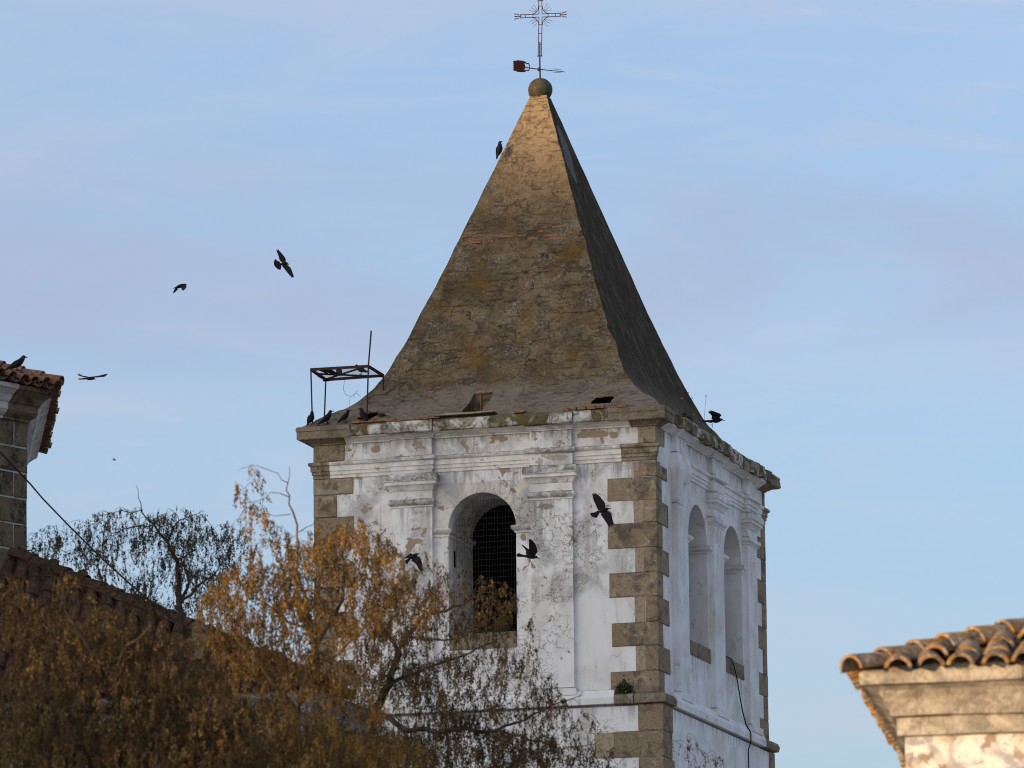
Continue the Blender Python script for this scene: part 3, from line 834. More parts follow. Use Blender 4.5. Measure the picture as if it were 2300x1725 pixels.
for z in zs:
    g_ = 1.0 if z < 20.22 else gz(z)
    hx, hy = TIP+(HBX-TIP)*g_, TIP+(HBY-TIP)*g_
    if z < 20.22: hx -= 0.1; hy -= 0.1
    r = []
    for sd in range(4):
        for q in range(ns):
            t_ = -1 + 2*q/ns
            x, y = ((t_*hx, -hy), (hx, t_*hy), (-t_*hx, hy), (-hx, -t_*hy))[sd]
            p = Vector((SCX+x, SCY+y, z))
            corner_ = 1.0 if q else 0.5
            am = 0.016 + 0.018*(1 if q in (0, 1, ns-1) else 0)
            d = (noise.fractal(p*2.6, 1.0, 2.1, 4)*am + noise.noise(p*9)*0.007)*(0.35+0.65*min(1, max(0.15, g_*2))) + noise.noise(p*0.55)*0.03*g_
            nn = ((0, -1), (1, 0), (0, 1), (-1, 0))[sd]
            p += Vector((nn[0], nn[1], 0.3))*d
            r.append(p)
    rings.append(r)
b.loft(rings)
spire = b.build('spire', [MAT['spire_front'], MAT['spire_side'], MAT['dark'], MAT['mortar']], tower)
def cutm(o, fn, mat):
    c = MB(); fn(c)
    co = c.build('cutter', mat, tower)
    boolean(o, co)
SK = lambda c, pts, off: c.prism(pts, off)
# bricked-up recess, skewed left cheek; broken hole; hole at the left
cutm(spire, lambda c: c.prism([(-3.62, -0.6, 20.345), (-3.235, -0.6, 20.345), (-3.235, -0.6, 20.95), (-3.60, -0.6, 20.96)], (0, 1.44, 0)), MAT['mortar'])
cutm(spire, lambda c: c.prism([(-1.19, -0.6, 20.395), (-0.83, -0.6, 20.40), (-0.82, -0.6, 20.56), (-0.95, -0.6, 20.575), (-1.17, -0.6, 20.56), (-1.20, -0.6, 20.47)], (0, 2.0, 0)), MAT['dark'])
cutm(spire, lambda c: c.prism([(-5.55, -0.6, 20.36), (-5.35, -0.6, 20.35), (-5.24, -0.6, 20.45), (-5.25, -0.6, 20.50), (-5.42, -0.6, 20.505), (-5.58, -0.6, 20.46)], (0, 1.6, 0)), MAT['dark'])
me = spire.data
me.materials.clear()
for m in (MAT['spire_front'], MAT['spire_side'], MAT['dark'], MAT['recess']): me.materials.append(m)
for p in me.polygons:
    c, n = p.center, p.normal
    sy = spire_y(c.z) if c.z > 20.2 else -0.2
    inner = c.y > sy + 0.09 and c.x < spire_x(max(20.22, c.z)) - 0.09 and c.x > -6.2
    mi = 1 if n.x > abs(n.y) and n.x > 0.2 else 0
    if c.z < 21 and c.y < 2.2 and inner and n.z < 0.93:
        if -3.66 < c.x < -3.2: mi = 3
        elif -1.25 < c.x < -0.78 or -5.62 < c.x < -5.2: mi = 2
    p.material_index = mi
# bits of bare brick in the render
b = MB()
def brick(x, z, l=0.18, h=0.05, pr=0.014):
    y = spire_y(z)
    M = Matrix.Translation((x, y, z)) @ Matrix.Rotation(-0.32, 4, 'X') @ Matrix.Rotation(rnd.uniform(-0.04, 0.04), 4, 'Y')
    b = MB(); b.M = M; b.stone(-l/2, l/2, -pr, 0.1, -h/2, h/2, 0, 0.006, 0.008); b.build('exposed_brick', MAT['brick'], tower)
for x, z, l in ((-3.6, 24.79, .11), (-3.19, 24.80, .08), (-4.28, 24.16, .13), (-4.08, 24.15, .13), (-4.22, 24.03, .12), (-4.07, 24.08, .20), (-4.05, 24.03, .22), (-3.67, 24.14, .28), (-3.77, 24.03, .10),
                (-3.37, 24.16, .20), (-3.16, 24.10, .17), (-2.47, 24.24, .26), (-2.74, 24.23, .10), (-2.61, 24.06, .28), (-2.87, 24.17, .22), (-2.49, 23.99, .34), (-2.22, 24.17, .07), (-2.07, 24.05, .06), (-1.5, 22.03, .12), (-3.44, 24.10, .3), (-2.95, 24.03, .2)):
    brick(x, z, l, rnd.uniform(0.030, 0.052), rnd.uniform(0.004, 0.018))
x = -5.62
while x < -4.0:                                                      # tile course along the top of the cornice
    l = rnd.uniform(0.13, 0.27)
    b = MB(); b.stone(x, x+l-0.01, -0.250 - rnd.uniform(0, .012), 0.0, 20.255 + rnd.uniform(-0.006, 0.006), 20.298 + rnd.uniform(-0.012, 0.004), 0, 0.008); b.build('cornice_brick', MAT['brick'], tower); x += l
for x, l, z in ((-2.55, .20, 20.30), (-1.62, .12, 20.28), (-1.42, .045, 20.29), (-1.36, .17, 20.285), (-1.18, .16, 20.285), (-1.02, .15, 20.29), (-0.62, .18, 20.28)):
    b = MB(); b.stone(x, x+l-0.008, -0.250-rnd.uniform(0, .014), 0.0, z-0.03, z+0.022, 0, 0.008); b.build('cornice_brick', MAT['brick'], tower)
# broken tiles over the right hole, brick arch and jamb of the recess
b = MB()
for k in range(13):
    x = -1.19 + 0.36*(k % 6)/5 + rnd.uniform(-.02, .02); z = 20.575 + 0.075*(k//6) + rnd.uniform(-.01, .015)
    y = spire_y(z)
    b.M = Matrix.Translation((x, y, z)) @ Matrix.Rotation(rnd.uniform(-.3, .3), 4, 'Z') @ Matrix.Rotation(rnd.uniform(-.25, .25), 4, 'Y')
    b.stone(-0.042, 0.042, -0.012, 0.12, -0.011, 0.011, 0, 0.004); b.M = None; b.build('broken_tile', MAT['brick'], tower); b = MB()
b.stone(-3.585, -3.30, 0.80, 0.90, 20.850, 20.885, 0, 0.008)
b.stone(-3.49, -3.472, 0.80, 0.90, 20.45, 20.848, 0, 0.005)
b.build('recess_frame', MAT['brick'], tower)
for q in ((-3.46, -3.40, 0.815, 0.90, 20.58, 20.62), (-5.60, -5.50, -0.02, 0.15, 20.40, 20.435), (-5.42, -5.24, 0.10, 0.22, 20.50, 20.535)):
    b = MB(); b.stone(*q, 0, 0.006); b.build('broken_tile', MAT['brick'], tower)
# thin lip of mortar under the recess
b = MB()
poly = [(-4.05, 20.30), (-3.8, 20.335), (-3.3, 20.33), (-2.95, 20.335), (-2.9, 20.315), (-3.3, 20.30), (-3.7, 20.30)]
b.prism([(a, -0.285, c) for a, c in poly], (0, 0.3, 0)); b.build('mortar_lip', MAT['mortar'], tower)
# cement patch on the right slope
b = MB()
outl = [(3.74, 26.42), (3.86, 26.44), (3.98, 26.32), (4.06, 26.08), (4.0, 25.85), (3.88, 25.67), (3.80, 25.50), (3.72, 25.30), (3.58, 25.24), (3.46, 25.34)]
outl += [(spire_y(z)+0.17, z) for z in (25.55, 25.75, 25.95, 26.15, 26.3)]
vsx = [(spire_x(z)+0.012, y, z) for y, z in outl]
b.prism(vsx, (-0.12, 0, -0.04)); b.build('cement_patch', MAT['patch'], tower)

# --- ball finial
b = MB()
bc = Vector((SCX, SCY, 27.196)); R = 0.232
rings = []
for i in range(25):
    t_ = math.pi*i/24
    rr = R*math.sin(t_)
    rings.append([bc + Vector((rr*math.cos(q*math.pi/20), rr*math.sin(q*math.pi/20), -R*0.97*math.cos(t_))) * (1 + 0.012*noise.noise(Vector((i*.4, q*.4, 2)))) if False else bc + Vector((rr*math.cos(q*math.pi/20), rr*math.sin(q*math.pi/20), -R*0.97*math.cos(t_))) for q in range(40)])
b.loft(rings)
o = b.build('ball_finial', MAT['ball'], tower, smooth=True)
for a_, z_ in ((-2.75, 27.10), (-2.05, 27.16), (-1.35, 27.04)):
    d = Vector((math.cos(a_-0.1), math.sin(a_-0.1), 0)); p = bc + d*math.sqrt(max(0.01, R*R-(z_-bc.z)**2)); p.z = z_
    b = MB(); b.tube([p-d*0.02, p+d*0.012], 0.010, 8); b.build('bolt', MAT['iron'], o)

# ================================================================== iron cross and weather vane on the ball
AX = tw(SCX, SCY, 0)
cross = empty('iron_cross', (AX.x, AX.y, 27.40), math.radians(-7))
tag(cross, 'rusty openwork iron cross with ray ornaments standing on the ball of the spire', 'cross')
zo = 27.40
b = MB()
b.tube([(0, 0, 27.36-zo), (-0.004, 0, 27.75-zo), (0.002, 0, 28.125-zo)], [0.017, 0.016, 0.013], 8)
b.tube([(-0.018, 0, 27.575-zo), (-0.018, 0, 27.615-zo)], 0.026, 8)
b.build('post', MAT['iron'], cross)
b = MB()
rx, c0 = 0.030, Vector((0.02, 0, 28.637-zo))
r = 0.0075
for s_ in (-1, 1):
    b.tube([(s_*rx-0.002, 0, 27.855-zo), (c0.x+s_*rx, 0, c0.z-0.04), ], r, 6)
    b.tube([(c0.x+s_*rx, 0, c0.z+0.03), (c0.x+s_*rx, 0, 28.93-zo)], r, 6)
    for k in (-1, 1):
        b.tube([(c0.x+k*rx, 0, c0.z+s_*rx), (c0.x+k*0.375, 0, c0.z+s_*0.030)], r, 6)
    b.tube([(c0.x+s_*rx, 0, c0.z-0.04), (c0.x+s_*rx, 0, c0.z-0.03)], r, 6)
for z_ in (28.46, 28.29, 28.08):
    b.tube([(-0.03, 0, z_-zo), (0.05, 0, z_-zo)], 0.006, 6)
b.tube([(-0.052, 0, 27.853-zo), (0.046, 0, 27.853-zo)], 0.012, 6)
b.tube([(c0.x-0.045, 0, 28.82-zo), (c0.x+0.045, 0, 28.82-zo)], 0.006, 6)
b.tube([(c0.x-0.055, 0, 28.925-zo), (c0.x+0.055, 0, 28.925-zo)], 0.009, 6)
for k in (-1, 1):
    for d in (0.145, 0.285):
        b.tube([(c0.x+k*d, 0, c0.z-0.035), (c0.x+k*d, 0, c0.z+0.035)], 0.006, 6)
    b.tube([(c0.x+k*0.375, 0, c0.z-0.045), (c0.x+k*0.375, 0, c0.z+0.045)], 0.009, 6)
for sx in (-1, 1):
    for sz in (-1, 1):                                              # quarter rings in the four angles
        pts = [(c0.x+sx*(0.16-0.125*math.sin(t)), 0, c0.z+sz*(0.035+0.15*(1-math.cos(t)))) for t in np.linspace(0, math.pi/2, 9)]
        b.tube(pts, 0.007, 6)
b.build('frame', MAT['iron'], cross)
for sx in (-1, 1):
    for sz in (-1, 1):
        b = MB()
        o_ = Vector((c0.x+sx*0.075, 0, c0.z+sz*0.085))
        a0 = math.atan2(sz*0.8, sx*1.0)
        b.tube([o_, o_+Vector((math.cos(a0)*0.125, 0, math.sin(a0)*0.125))], 0.0042, 5)
        for q in (-1, 1):
            a1 = a0+q*0.42
            dr = Vector((math.cos(a1), 0, math.sin(a1))); pn = Vector((-dr.z, 0, dr.x))
            pts = [o_ + dr*(0.15*k/14) + pn*(0.010*math.sin(k*1.15)+q*0.02*math.sin(k/14*3.1)) for k in range(15)]
            b.tube(pts, 0.0035, 5)
        b.build('ray', MAT['iron'], cross)
for dirv in ((-1, 0), (1, 0), (0, 1)):
    b = MB()
    base = c0 + (Vector((dirv[0]*0.375, 0, 0)) if dirv[0] else Vector((0, 0, 0.293)))
    dr = Vector((dirv[0], 0, dirv[1])); pn = Vector((-dr.z, 0, dr.x))
    b.tube([base, base+dr*0.06, base+dr*0.10, base+dr*0.125], [0.007, 0.007, 0.011, 0.006], 6)
    for q in (-1, 1):
        pts = [base+dr*0.03, base+dr*0.036+pn*q*0.03, base+dr*0.065+pn*q*0.046, base+dr*0.095+pn*q*0.040, base+dr*0.105+pn*q*0.052, base+dr*0.12+pn*q*0.05]
        b.tube(pts, [0.007, 0.008, 0.008, 0.007, 0.009, 0.011], 6)
    b.build('finial', MAT['iron'], cross)
vane = empty('weather_vane', (AX.x-0.02, AX.y, 27.595), math.radians(24))
tag(vane, 'dark red iron weather vane with crowned plate and barbed arrow below the cross', 'weather vane')
b = MB()
b.tube([(0, 0, -0.028), (0, 0, 0.028)], 0.030, 8)
b.tube([(-0.31, 0, 0.012), (0, 0, 0.0), (0.52, 0, -0.005)], [0.010, 0.010, 0.006], 6)
for q in (-1, 1):
    pts = [(0.465, 0, 0)] + [(0.455-0.16*k/10, 0, q*(0.025+0.012*k/10+0.006*math.sin(k*1.9))) for k in range(11)]
    b.tube(pts, 0.0045, 5)
b.tube([(0.50, 0, -0.005), (0.55, 0, -0.006)], [0.010, 0.001], 6)
b.build('arrow', MAT['iron'], vane)
b = MB()
pl = []
xL, xR, hh = -0.52, -0.29, 0.108
pl += [(xR, hh*0.95), (xR+0.012, hh*0.75), (xR-0.012, hh*0.55), (xR+0.005, hh*0.2), (xR+0.005, -hh*0.2), (xR-0.012, -hh*0.55), (xR+0.012, -hh*0.75), (xR, -hh*0.95)]
pl += [(xR-0.06, -hh*1.02), (xL+0.07, -hh*1.05), (xL+0.045, -hh*0.86), (xL+0.02, -hh*0.95)]
for k in range(5):
    z_ = -hh*0.72+k*hh*0.36
    pl += [(xL-0.012, z_-0.008), (xL-0.012, z_+0.010), (xL+0.010, z_+0.016)]
pl += [(xL+0.02, hh*0.95), (xL+0.045, hh*0.86), (xL+0.07, hh*1.05), (xR-0.06, hh*1.02)]
b.prism([(x, -0.006, z_+0.025) for x, z_ in pl], (0, 0.012, 0))
for q in (-1, 1):
    b.tube([(xR, 0, 0.025+q*0.09), (xR+0.03, 0, 0.025+q*0.062), (xR+0.075, 0, 0.025+q*0.068), (xR+0.09, 0, 0.025+q*0.04), (xR+0.095, 0, 0.012)], [0.014, 0.012, 0.012, 0.010, 0.007], 6)
b.build('plate', MAT['vane'], vane)

# ================================================================== rusted frame on the cornice
plat = empty('nest_frame', tw(-6.45, 0.0, 20.37), -PHI)
tag(plat, 'rusted iron frame with a mesh top standing at the left end of the cornice', 'metal frame')
PB = Vector((-6.45, 0.0, 20.37))
A, B_, C_, D_ = [Vector(q)-PB for q in ((-6.46, 0.0, 21.345), (-5.37, 0.03, 21.345), (-5.40, 1.02, 21.345), (-6.53, 1.08, 21.345))]
b = MB()
def bar(p, q, w_=0.022, h_=0.03):
    p, q = Vector(p), Vector(q); d = (q-p).normalized(); s_ = d.cross(Vector((0, 0, 1))).normalized()*w_/2; u_ = Vector((0, 0, h_/2))
    b.loft([[p-s_-u_, p+s_-u_, p+s_+u_, p-s_+u_], [q-s_-u_, q+s_-u_, q+s_+u_, q-s_+u_]])
for p, q in ((A, B_), (B_, C_), (C_, D_), (D_, A)): bar(p, q, 0.03, 0.05)
bar(A.lerp(D_, 0.30)+Vector((0, 0, -0.02)), C_+Vector((0, 0, -0.02)), 0.025, 0.03); bar(D_+Vector((0, 0, 0.012)), B_+Vector((0, 0, 0.012)), 0.025, 0.03)
bar(D_+Vector((-0.05, 0, 0)), D_+Vector((0.05, 0.01, 0)), 0.06, 0.05)
b.build('top_frame', MAT['iron'], plat)
for p, z0, z1, lean in ((A, 20.36, 21.36, (0.02, 0, 0)), (D_, 20.33, 21.34, (-0.03, -0.02, 0)), (B_, 20.36, 22.0, (-0.03, 0, 0)), (C_, 20.9, 21.36, (0, 0, 0))):
    b = MB()
    f_ = (z1-21.345)/1.0
    b.tube([Vector((p.x, p.y, z0-PB.z))+Vector(lean)*1.2, Vector((p.x, p.y, 21.345-PB.z)), Vector((p.x, p.y, z1-PB.z))-Vector(lean)*f_*3], 0.0145, 6)
    b.build('post', MAT['iron'], plat)
b = MB()
for k in range(1, 26):
    t_ = k/26
    b.tube([A.lerp(B_, t_)+Vector((0, 0, 0.02)), D_.lerp(C_, t_)+Vector((0, 0, 0.02))], 0.0018, 3)
for k in range(1, 14):
    t_ = k/14
    b.tube([A.lerp(D_, t_)+Vector((0, 0, 0.022)), B_.lerp(C_, t_)+Vector((0, 0, 0.022))], 0.0018, 3)
b.build('mesh_panel', MAT['wire'], plat)
b = MB()                                                            # scrap of sheet left on the top
sh_ = [A.lerp(B_, 0.06).lerp(D_.lerp(C_, 0.06), 0.12), A.lerp(B_, 0.28).lerp(D_.lerp(C_, 0.28), 0.10), A.lerp(B_, 0.31).lerp(D_.lerp(C_, 0.31), 0.86), A.lerp(B_, 0.20).lerp(D_.lerp(C_, 0.20), 0.80), A.lerp(B_, 0.16).lerp(D_.lerp(C_, 0.16), 0.45), A.lerp(B_, 0.13).lerp(D_.lerp(C_, 0.13), 0.80)]
b.prism([p+Vector((0, 0, 0.028)) for p in sh_], (0, 0, 0.008))
for k in range(7):
    p = A.lerp(D_, 0.55+0.04*k); b.tube([p+Vector((0.06, 0, 0)), p+Vector((-0.05-0.03*rnd.random(), 0.02, -0.02+0.03*rnd.random()))], 0.003, 4)
b.build('scrap_sheet', MAT['iron'], plat)
b = MB()
p0 = C_.lerp(D_, 0.68)
wp = [p0, p0+Vector((0.0, 0, -0.08)), p0+Vector((-0.02, 0, -0.19)), p0+Vector((0.03, -0.02, -0.30)), p0+Vector((0.13, 0, -0.345)), p0+Vector((0.19, 0, -0.30)), p0+Vector((0.24, 0.02, -0.29)), p0+Vector((0.31, 0, -0.36))]
b.tube(wp, 0.0035, 4)
b.tube([wp[4], p0+Vector((0.10, 0, -0.42)), p0+Vector((0.09, 0, -0.50)), p0+Vector((0.12, 0, -0.58))], 0.003, 4)
b.tube([wp[5], p0+Vector((0.17, 0.01, -0.37)), p0+Vector((0.22, 0, -0.27)), p0+Vector((0.28, 0, -0.23))], 0.0025, 4)
b.build('hanging_wire', MAT['wire'], plat)

# ================================================================== cable down the right face, plants
b = MB()
pts = [(-0.6, 4.70, 16.365), (-0.2, 4.80, 16.385), (0.0, 4.98, 16.385), (0.04, 5.10, 16.36), (0.045, 5.24, 16.29), (0.05, 5.40, 16.12), (0.055, 5.49, 15.98), (0.06, 5.63, 15.72), (0.07, 5.78, 15.45), (0.10, 5.90, 15.22), (0.18, 5.93, 15.08), (0.185, 5.92, 14.93), (0.13, 5.92, 14.75), (0.125, 5.95, 14.4), (0.12, 5.98, 13.5), (0.12, 6.0, 12.0)]
pp = []
for i in range(len(pts)-1):
    for k in range(4): pp.append(Vector(pts[i]).lerp(Vector(pts[i+1]), k/4))
b.tube([TM @ p for p in pp], 0.0125, 6)
tag(b.build('cable', MAT['rubber'], smooth=True), 'black cable hanging from the far side window down the white side face of the tower', 'cable')

def leafy(name, cx, cy, cz, rx, ry, rz, n, ls, mats, label, cat, flowers=0, stems=()):
    root = empty(name, tw(cx, cy, cz), -PHI)
    tag(root, label, cat)
    b = MB()
    for i in range(n):
        while True:
            d = Vector((rnd.uniform(-1, 1), rnd.uniform(-1, 1), rnd.uniform(-0.15, 1)))
            if d.length < 1: break
        lob = 0.72+0.45*noise.noise(Vector((d.x*2.6+cx, d.y*2.6, d.z*2.6)))+0.25*(rnd.random() < 0.08)
        tip = Vector((d.x*rx*lob, d.y*ry*lob, max(0, d.z)*rz*lob + 0.01))
        a = Vector((rnd.gauss(0, 1), rnd.gauss(0, 1), rnd.gauss(0.6, 1))).normalized()*ls
        c = a.cross(Vector((rnd.gauss(0, 1), rnd.gauss(0, 1), rnd.gauss(0, 1)))).normalized()*ls*0.22
        b.add([tip-a*0.5, tip+c, tip+a*0.5, tip-c], [(0, 1, 2, 3)])
        if i % 6 == 0: b.tube([Vector((tip.x*.3, tip.y*.3, 0)), tip], 0.003, 3)
    b.build('foliage', mats, root, recalc=False)
    for (p, h) in stems:
        f = MB()
        p = Vector(p)
        f.tube([p, p+Vector((0.02, 0, h*0.55)), p+Vector((0.05, 0, h))], 0.0028, 4)
        f.build('stem', mats, root)
        f = MB()
        q = p+Vector((0.05, 0, h))
        for k in range(7):
            a = k*2*math.pi/7
            f.add([q, q+Vector((math.cos(a)*.012, math.sin(a)*.012, .004)), q+Vector((math.cos(a+.35)*.022, math.sin(a+.35)*.022, .008)), q+Vector((math.cos(a+.7)*.012, math.sin(a+.7)*.012, .004))], [(0, 1, 2, 3)])
        f.tube([q-Vector((0, 0, 0.012)), q+Vector((0, 0, 0.006))], 0.012, 6)
        f.build('flower', MAT['yellow'], root, recalc=False)
    return root
leafy('ledge_shrub', -0.60, -0.09, 15.13, 0.21, 0.10, 0.26, 620, 0.055, MAT['green'], 'dark green shrub growing on the stone belt course at the near corner of the tower', 'shrub', stems=[((-0.0, -0.10, 0.0), 0.02)])
leafy('flowering_weed', -0.06, 2.55, 20.32, 0.14, 0.6, 0.28, 700, 0.05, MAT['green'], 'green weed with yellow flowers on the right cornice at the foot of the spire', 'weed',
      stems=[((0.05, -0.75, 0.10), 0.30), ((0.12, -0.55, 0.12), 0.42), ((0.1, -0.2, 0.1), 0.40), ((0.05, 0.1, 0.05), 0.20), ((0.22, 0.35, 0.0), 0.62)])
leafy('spire_weed', -5.10, -0.02, spire_z(-5.10, 0.06)-0.02, 0.12, 0.03, 0.07, 220, 0.035, MAT['green'], 'small green weed rooted in the spire skirt right of the black hole', 'weed')

# ================================================================== clay tile roofs
def tile_field(b, P0, e, u, poly, pitch=0.22, expo=0.27, r0=0.088, r1=0.072, nseg=7, th=0.016, chan=True, jit=1.0, mi=0, lift=0.0, skip0=False):
    """barrel tiles on the plane P0 + e*a + u*c inside poly [(a, c)...]"""
    P0, e, u = Vector(P0), Vector(e).normalized(), Vector(u).normalized()
    n = e.cross(u).normalized()
    if n.z < 0: n = -n
    def inside(a, c):
        r = False; j = len(poly)-1
        for i in range(len(poly)):
            (x1, y1), (x2, y2) = poly[i], poly[j]
            if (y1 > c) != (y2 > c) and a < (x2-x1)*(c-y1)/(y2-y1)+x1: r = not r
            j = i
        return r
    a0, a1 = min(p[0] for p in poly), max(p[0] for p in poly)
    c0, c1 = min(p[1] for p in poly), max(p[1] for p in poly)
    def tile(a, c, L, ra, rb, up_, lift0, lift1):
        ja, jr = rnd.gauss(0, 0.006)*jit, rnd.gauss(0, 0.012)*jit
        rings = []
        for (cc, rr, lf) in ((c, ra, lift0), (c+L, rb, lift1)):
            o_ = P0 + e*(a+ja+jr*(cc-c)*3) + u*cc + n*(lf+lift)
            outer, inner = [], []
            for k in range(nseg+1):
                t = math.pi*(0.06+0.88*k/nseg)
                d = e*math.cos(t) + n*(math.sin(t) if up_ else -math.sin(t))
                outer.append(o_ + d*rr); inner.append(o_ + d*(rr-th))
            rings.append(outer + inner[::-1])
        b.loft(rings, mi, True)
    na = int((a1-a0)/pitch)+1
    nc = int((c1-c0)/expo)+1
    for i in range(na):
        a = a0 + (i+0.5)*pitch
        for j in range(nc):
            c = c0 + j*expo
            dj = rnd.gauss(0, 0.012)*jit
            if inside(a, c+0.08):
                tile(a, c+dj - (0.03 if j == 0 else 0), expo+0.10, r0, r1, True, 0.062+rnd.gauss(0, .004)*jit, 0.040)
            if chan and not (skip0 and j == 0) and inside(a+pitch/2, c+0.08):
                tile(a+pitch/2, c+dj, expo+0.10, r1+0.012, r0+0.008, False, 0.092, 0.075)
def hip_tiles(b, P, Q_, r=0.105, expo=0.27, lift=0.07, th=0.018, mi=0, nseg=9, over=0.0):
    P, Q_ = Vector(P), Vector(Q_)
    d = (Q_-P).normalized(); side = d.cross(Vector((0, 0, 1))).normalized(); up_ = side.cross(d).normalized()
    L = (Q_-P).length; k = 0; c = -over
    while c < L:
        rings = []
        roll = rnd.gauss(0, 0.05)
        for cc, rr, lf in ((c, r*1.05, lift+0.016), (c+expo+0.09, r*0.90, lift-0.012)):
            o_ = P + d*cc + up_*lf
            outer, inner = [], []
            for q in range(nseg+1):
                t = math.pi*q/nseg + roll
                v = side*math.cos(t)+up_*math.sin(t)*0.92
                outer.append(o_+v*rr); inner.append(o_+v*(rr-th))
            rings.append(outer+inner[::-1])
        b.loft(rings, mi, True)
        c += expo+rnd.gauss(0, 0.01)
def wbuild(b, name, mat, parent, **k):
    """mesh in world coordinates under a root"""
    o = b.build(name, mat, parent, **k)
    o.matrix_parent_inverse = Matrix.Translation(parent.location).inverted()
    return o

# ------------------------------------------------------------------ church: octagonal lantern and the lower hipped roof
Z0 = 17.05
V1 = at(134, 866, 85); V1.z = Z0
dA = Vector((0.610, 0.792, 0)); dB = Vector((-0.119, 0.993, 0))
SIDEL = 5.6
octv = []
ang = math.atan2(dB.y, dB.x)
p = Vector((V1.x, V1.y))
for k in range(8):
    octv.append(p.copy())
    p = p + Vector((math.cos(ang), math.sin(ang)))*SIDEL
    ang += math.pi/4
cen = sum(octv, Vector((0, 0)))/8
church = empty('church', (cen.x, cen.y, 0))
tag(church, 'church with octagonal stone lantern and red tiled roof at the left edge', 'church')
OH = 0.47; apo = SIDEL/2/math.tan(math.pi/8)
wv_ = [cen + (v-cen)*((apo-OH)/apo) for v in octv]                   # wall line
b = MB()
b.loft([[Vector((v.x, v.y, z)) for v in wv_] for z in (0, Z0-0.02)])
wbuild(b, 'lantern_wall', simple('pale_joint_mortar', (0.42, 0.40, 0.37), nz=6), church)
def ashlar():
    M = Mat('stained_ashlar')
    col = M.mix((0.120, 0.088, 0.056), (0.185, 0.14, 0.092), M.island())
    st = M.noise(2.0, 9, 0.75, 0.5, off=(3, 4, 5)); f = M.noise(22, 4, 0.7)
    col = M.mix(col, (0.022, 0.021, 0.02), M.math('MULTIPLY', M.step(st, 0.48, 0.60), M.step(f, 0.36, 0.60, 0.2, 1)))
    col = M.mix(col, (0.24, 0.22, 0.19), M.math('MULTIPLY', M.step(M.noise(5, 6, 0.7, off=(9, 9, 9)), 0.56, 0.66), 0.5))
    M.color(col); M.bump(M.math('ADD', f, st), 0.6, 0.02)
    return M.m
MAT['ashlar'] = ashlar()
MAT['lime_old'] = plaster('old_limewash', 0.9, base=(0.50, 0.50, 0.50))
b = MB()
for fi in (7, 0):                                                    # the two faces that can be seen
    p0, p1 = (wv_[fi], wv_[(fi+1) % 8])
    d = (p1-p0); L = d.length; d.normalize()
    M = Matrix.Translation((p0.x, p0.y, 0)) @ Matrix.Rotation(math.atan2(d.y, d.x), 4, 'Z')
    b.M = M
    z = Z0-0.46; r_ = 0
    while z > 10.5:
        h = 0.375
        x = L+0.004
        first = (0.27, 0.68)[r_ % 2]
        w_ = first
        while x > 0:
            x2 = max(0, x-w_)
            b.stone(x2+0.014, x-0.014*(x < L), -0.012, 0.1, z-h+0.012, z-0.012, 0, 0.012)
            x = x2; w_ = rnd.uniform(0.55, 0.85)
        z -= h; r_ += 1
    b.M = None
wbuild(b, 'lantern_stonework', MAT['ashlar'], church)
LC = [(0.0, -0.47), (0.05, -0.465), (0.05, -0.435), (0.085, -0.41), (0.13, -0.375), (0.14, -0.355), (0.155, -0.35), (0.155, -0.245), (0.175, -0.24), (0.19, -0.225), (0.24, -0.15), (0.32, -0.09), (0.365, -0.07), (0.37, -0.01), (0.0, 0.0)]
LCz = [(a, Z0+z) for a, z in LC]
v7, v0, v1_ = wv_[7], wv_[0], wv_[1]
dA2 = (v0-v7).normalized()
b = MB()
q1 = v0 - dA2*0.55
b.mould(LCz, [tuple(v7 - (v7-wv_[6]).normalized()*0.5), tuple(v7), tuple(q1)], 0, 0.004)
wbuild(b, 'lantern_cornice', MAT['lime_old'], church)
b = MB()
b.mould(LCz, [tuple(v0), tuple(v1_), tuple(wv_[2])], 0, 0.004, dz=-0.002)
wbuild(b, 'lantern_cornice', MAT['lime_old'], church)
b = MB()
b.mould([(a+0.004, z) for a, z in LCz], [tuple(q1+dA2*0.003), tuple(v0), tuple(v0+(v1_-v0).normalized()*0.06)], 0, 0.004, dz=-0.001)
wbuild(b, 'lantern_corner_stone', MAT['ashlar'], church)
# roof of the lantern
apex = Vector((cen.x, cen.y, Z0+2.25))
b = MB()
for k in range(8):
    a_, c_ = octv[k], octv[(k+1) % 8]
    A3, C3 = Vector((a_.x, a_.y, Z0+0.03)), Vector((c_.x, c_.y, Z0+0.03))
    A4, C4 = A3.lerp(apex, 0.06), C3.lerp(apex, 0.06)
    b.add([A4, C4, apex, A4-Vector((0, 0, 0.05)), C4-Vector((0, 0, 0.05)), apex-Vector((0, 0, 0.3))], [(0, 1, 2), (5, 4, 3), (0, 3, 4, 1)])
    if k in (7, 0, 6, 1):
        e_ = (C3-A3).normalized(); mid = (A3+C3)/2; u_ = (apex-mid).normalized()
        H = (apex-mid).length
        tile_field(b, A3, e_, u_, [(0, 0), (SIDEL, 0), (SIDEL/2+0.25, H*0.9), (SIDEL/2-0.25, H*0.9)], 0.235, 0.28, 0.10, 0.084, 7, jit=1.8, lift=-0.045)
    if k in (7, 0, 1): hip_tiles(b, A3, apex, 0.115, 0.30, 0.05)
wbuild(b, 'lantern_roof', MAT['tile_red'], church, recalc=False)
b = MB()
rb = at(71, 1236, 84.95)
b.tube([rb+Vector((-0.25, 0.05, 0)), rb], 0.008, 6)
b.tube([rb+Vector((0.03+0.03*math.cos(t), 0, 0.03*math.sin(t))) for t in np.linspace(0, 6.28, 13)], 0.009, 6)
wbuild(b, 'ring_bolt', MAT['iron'], church)
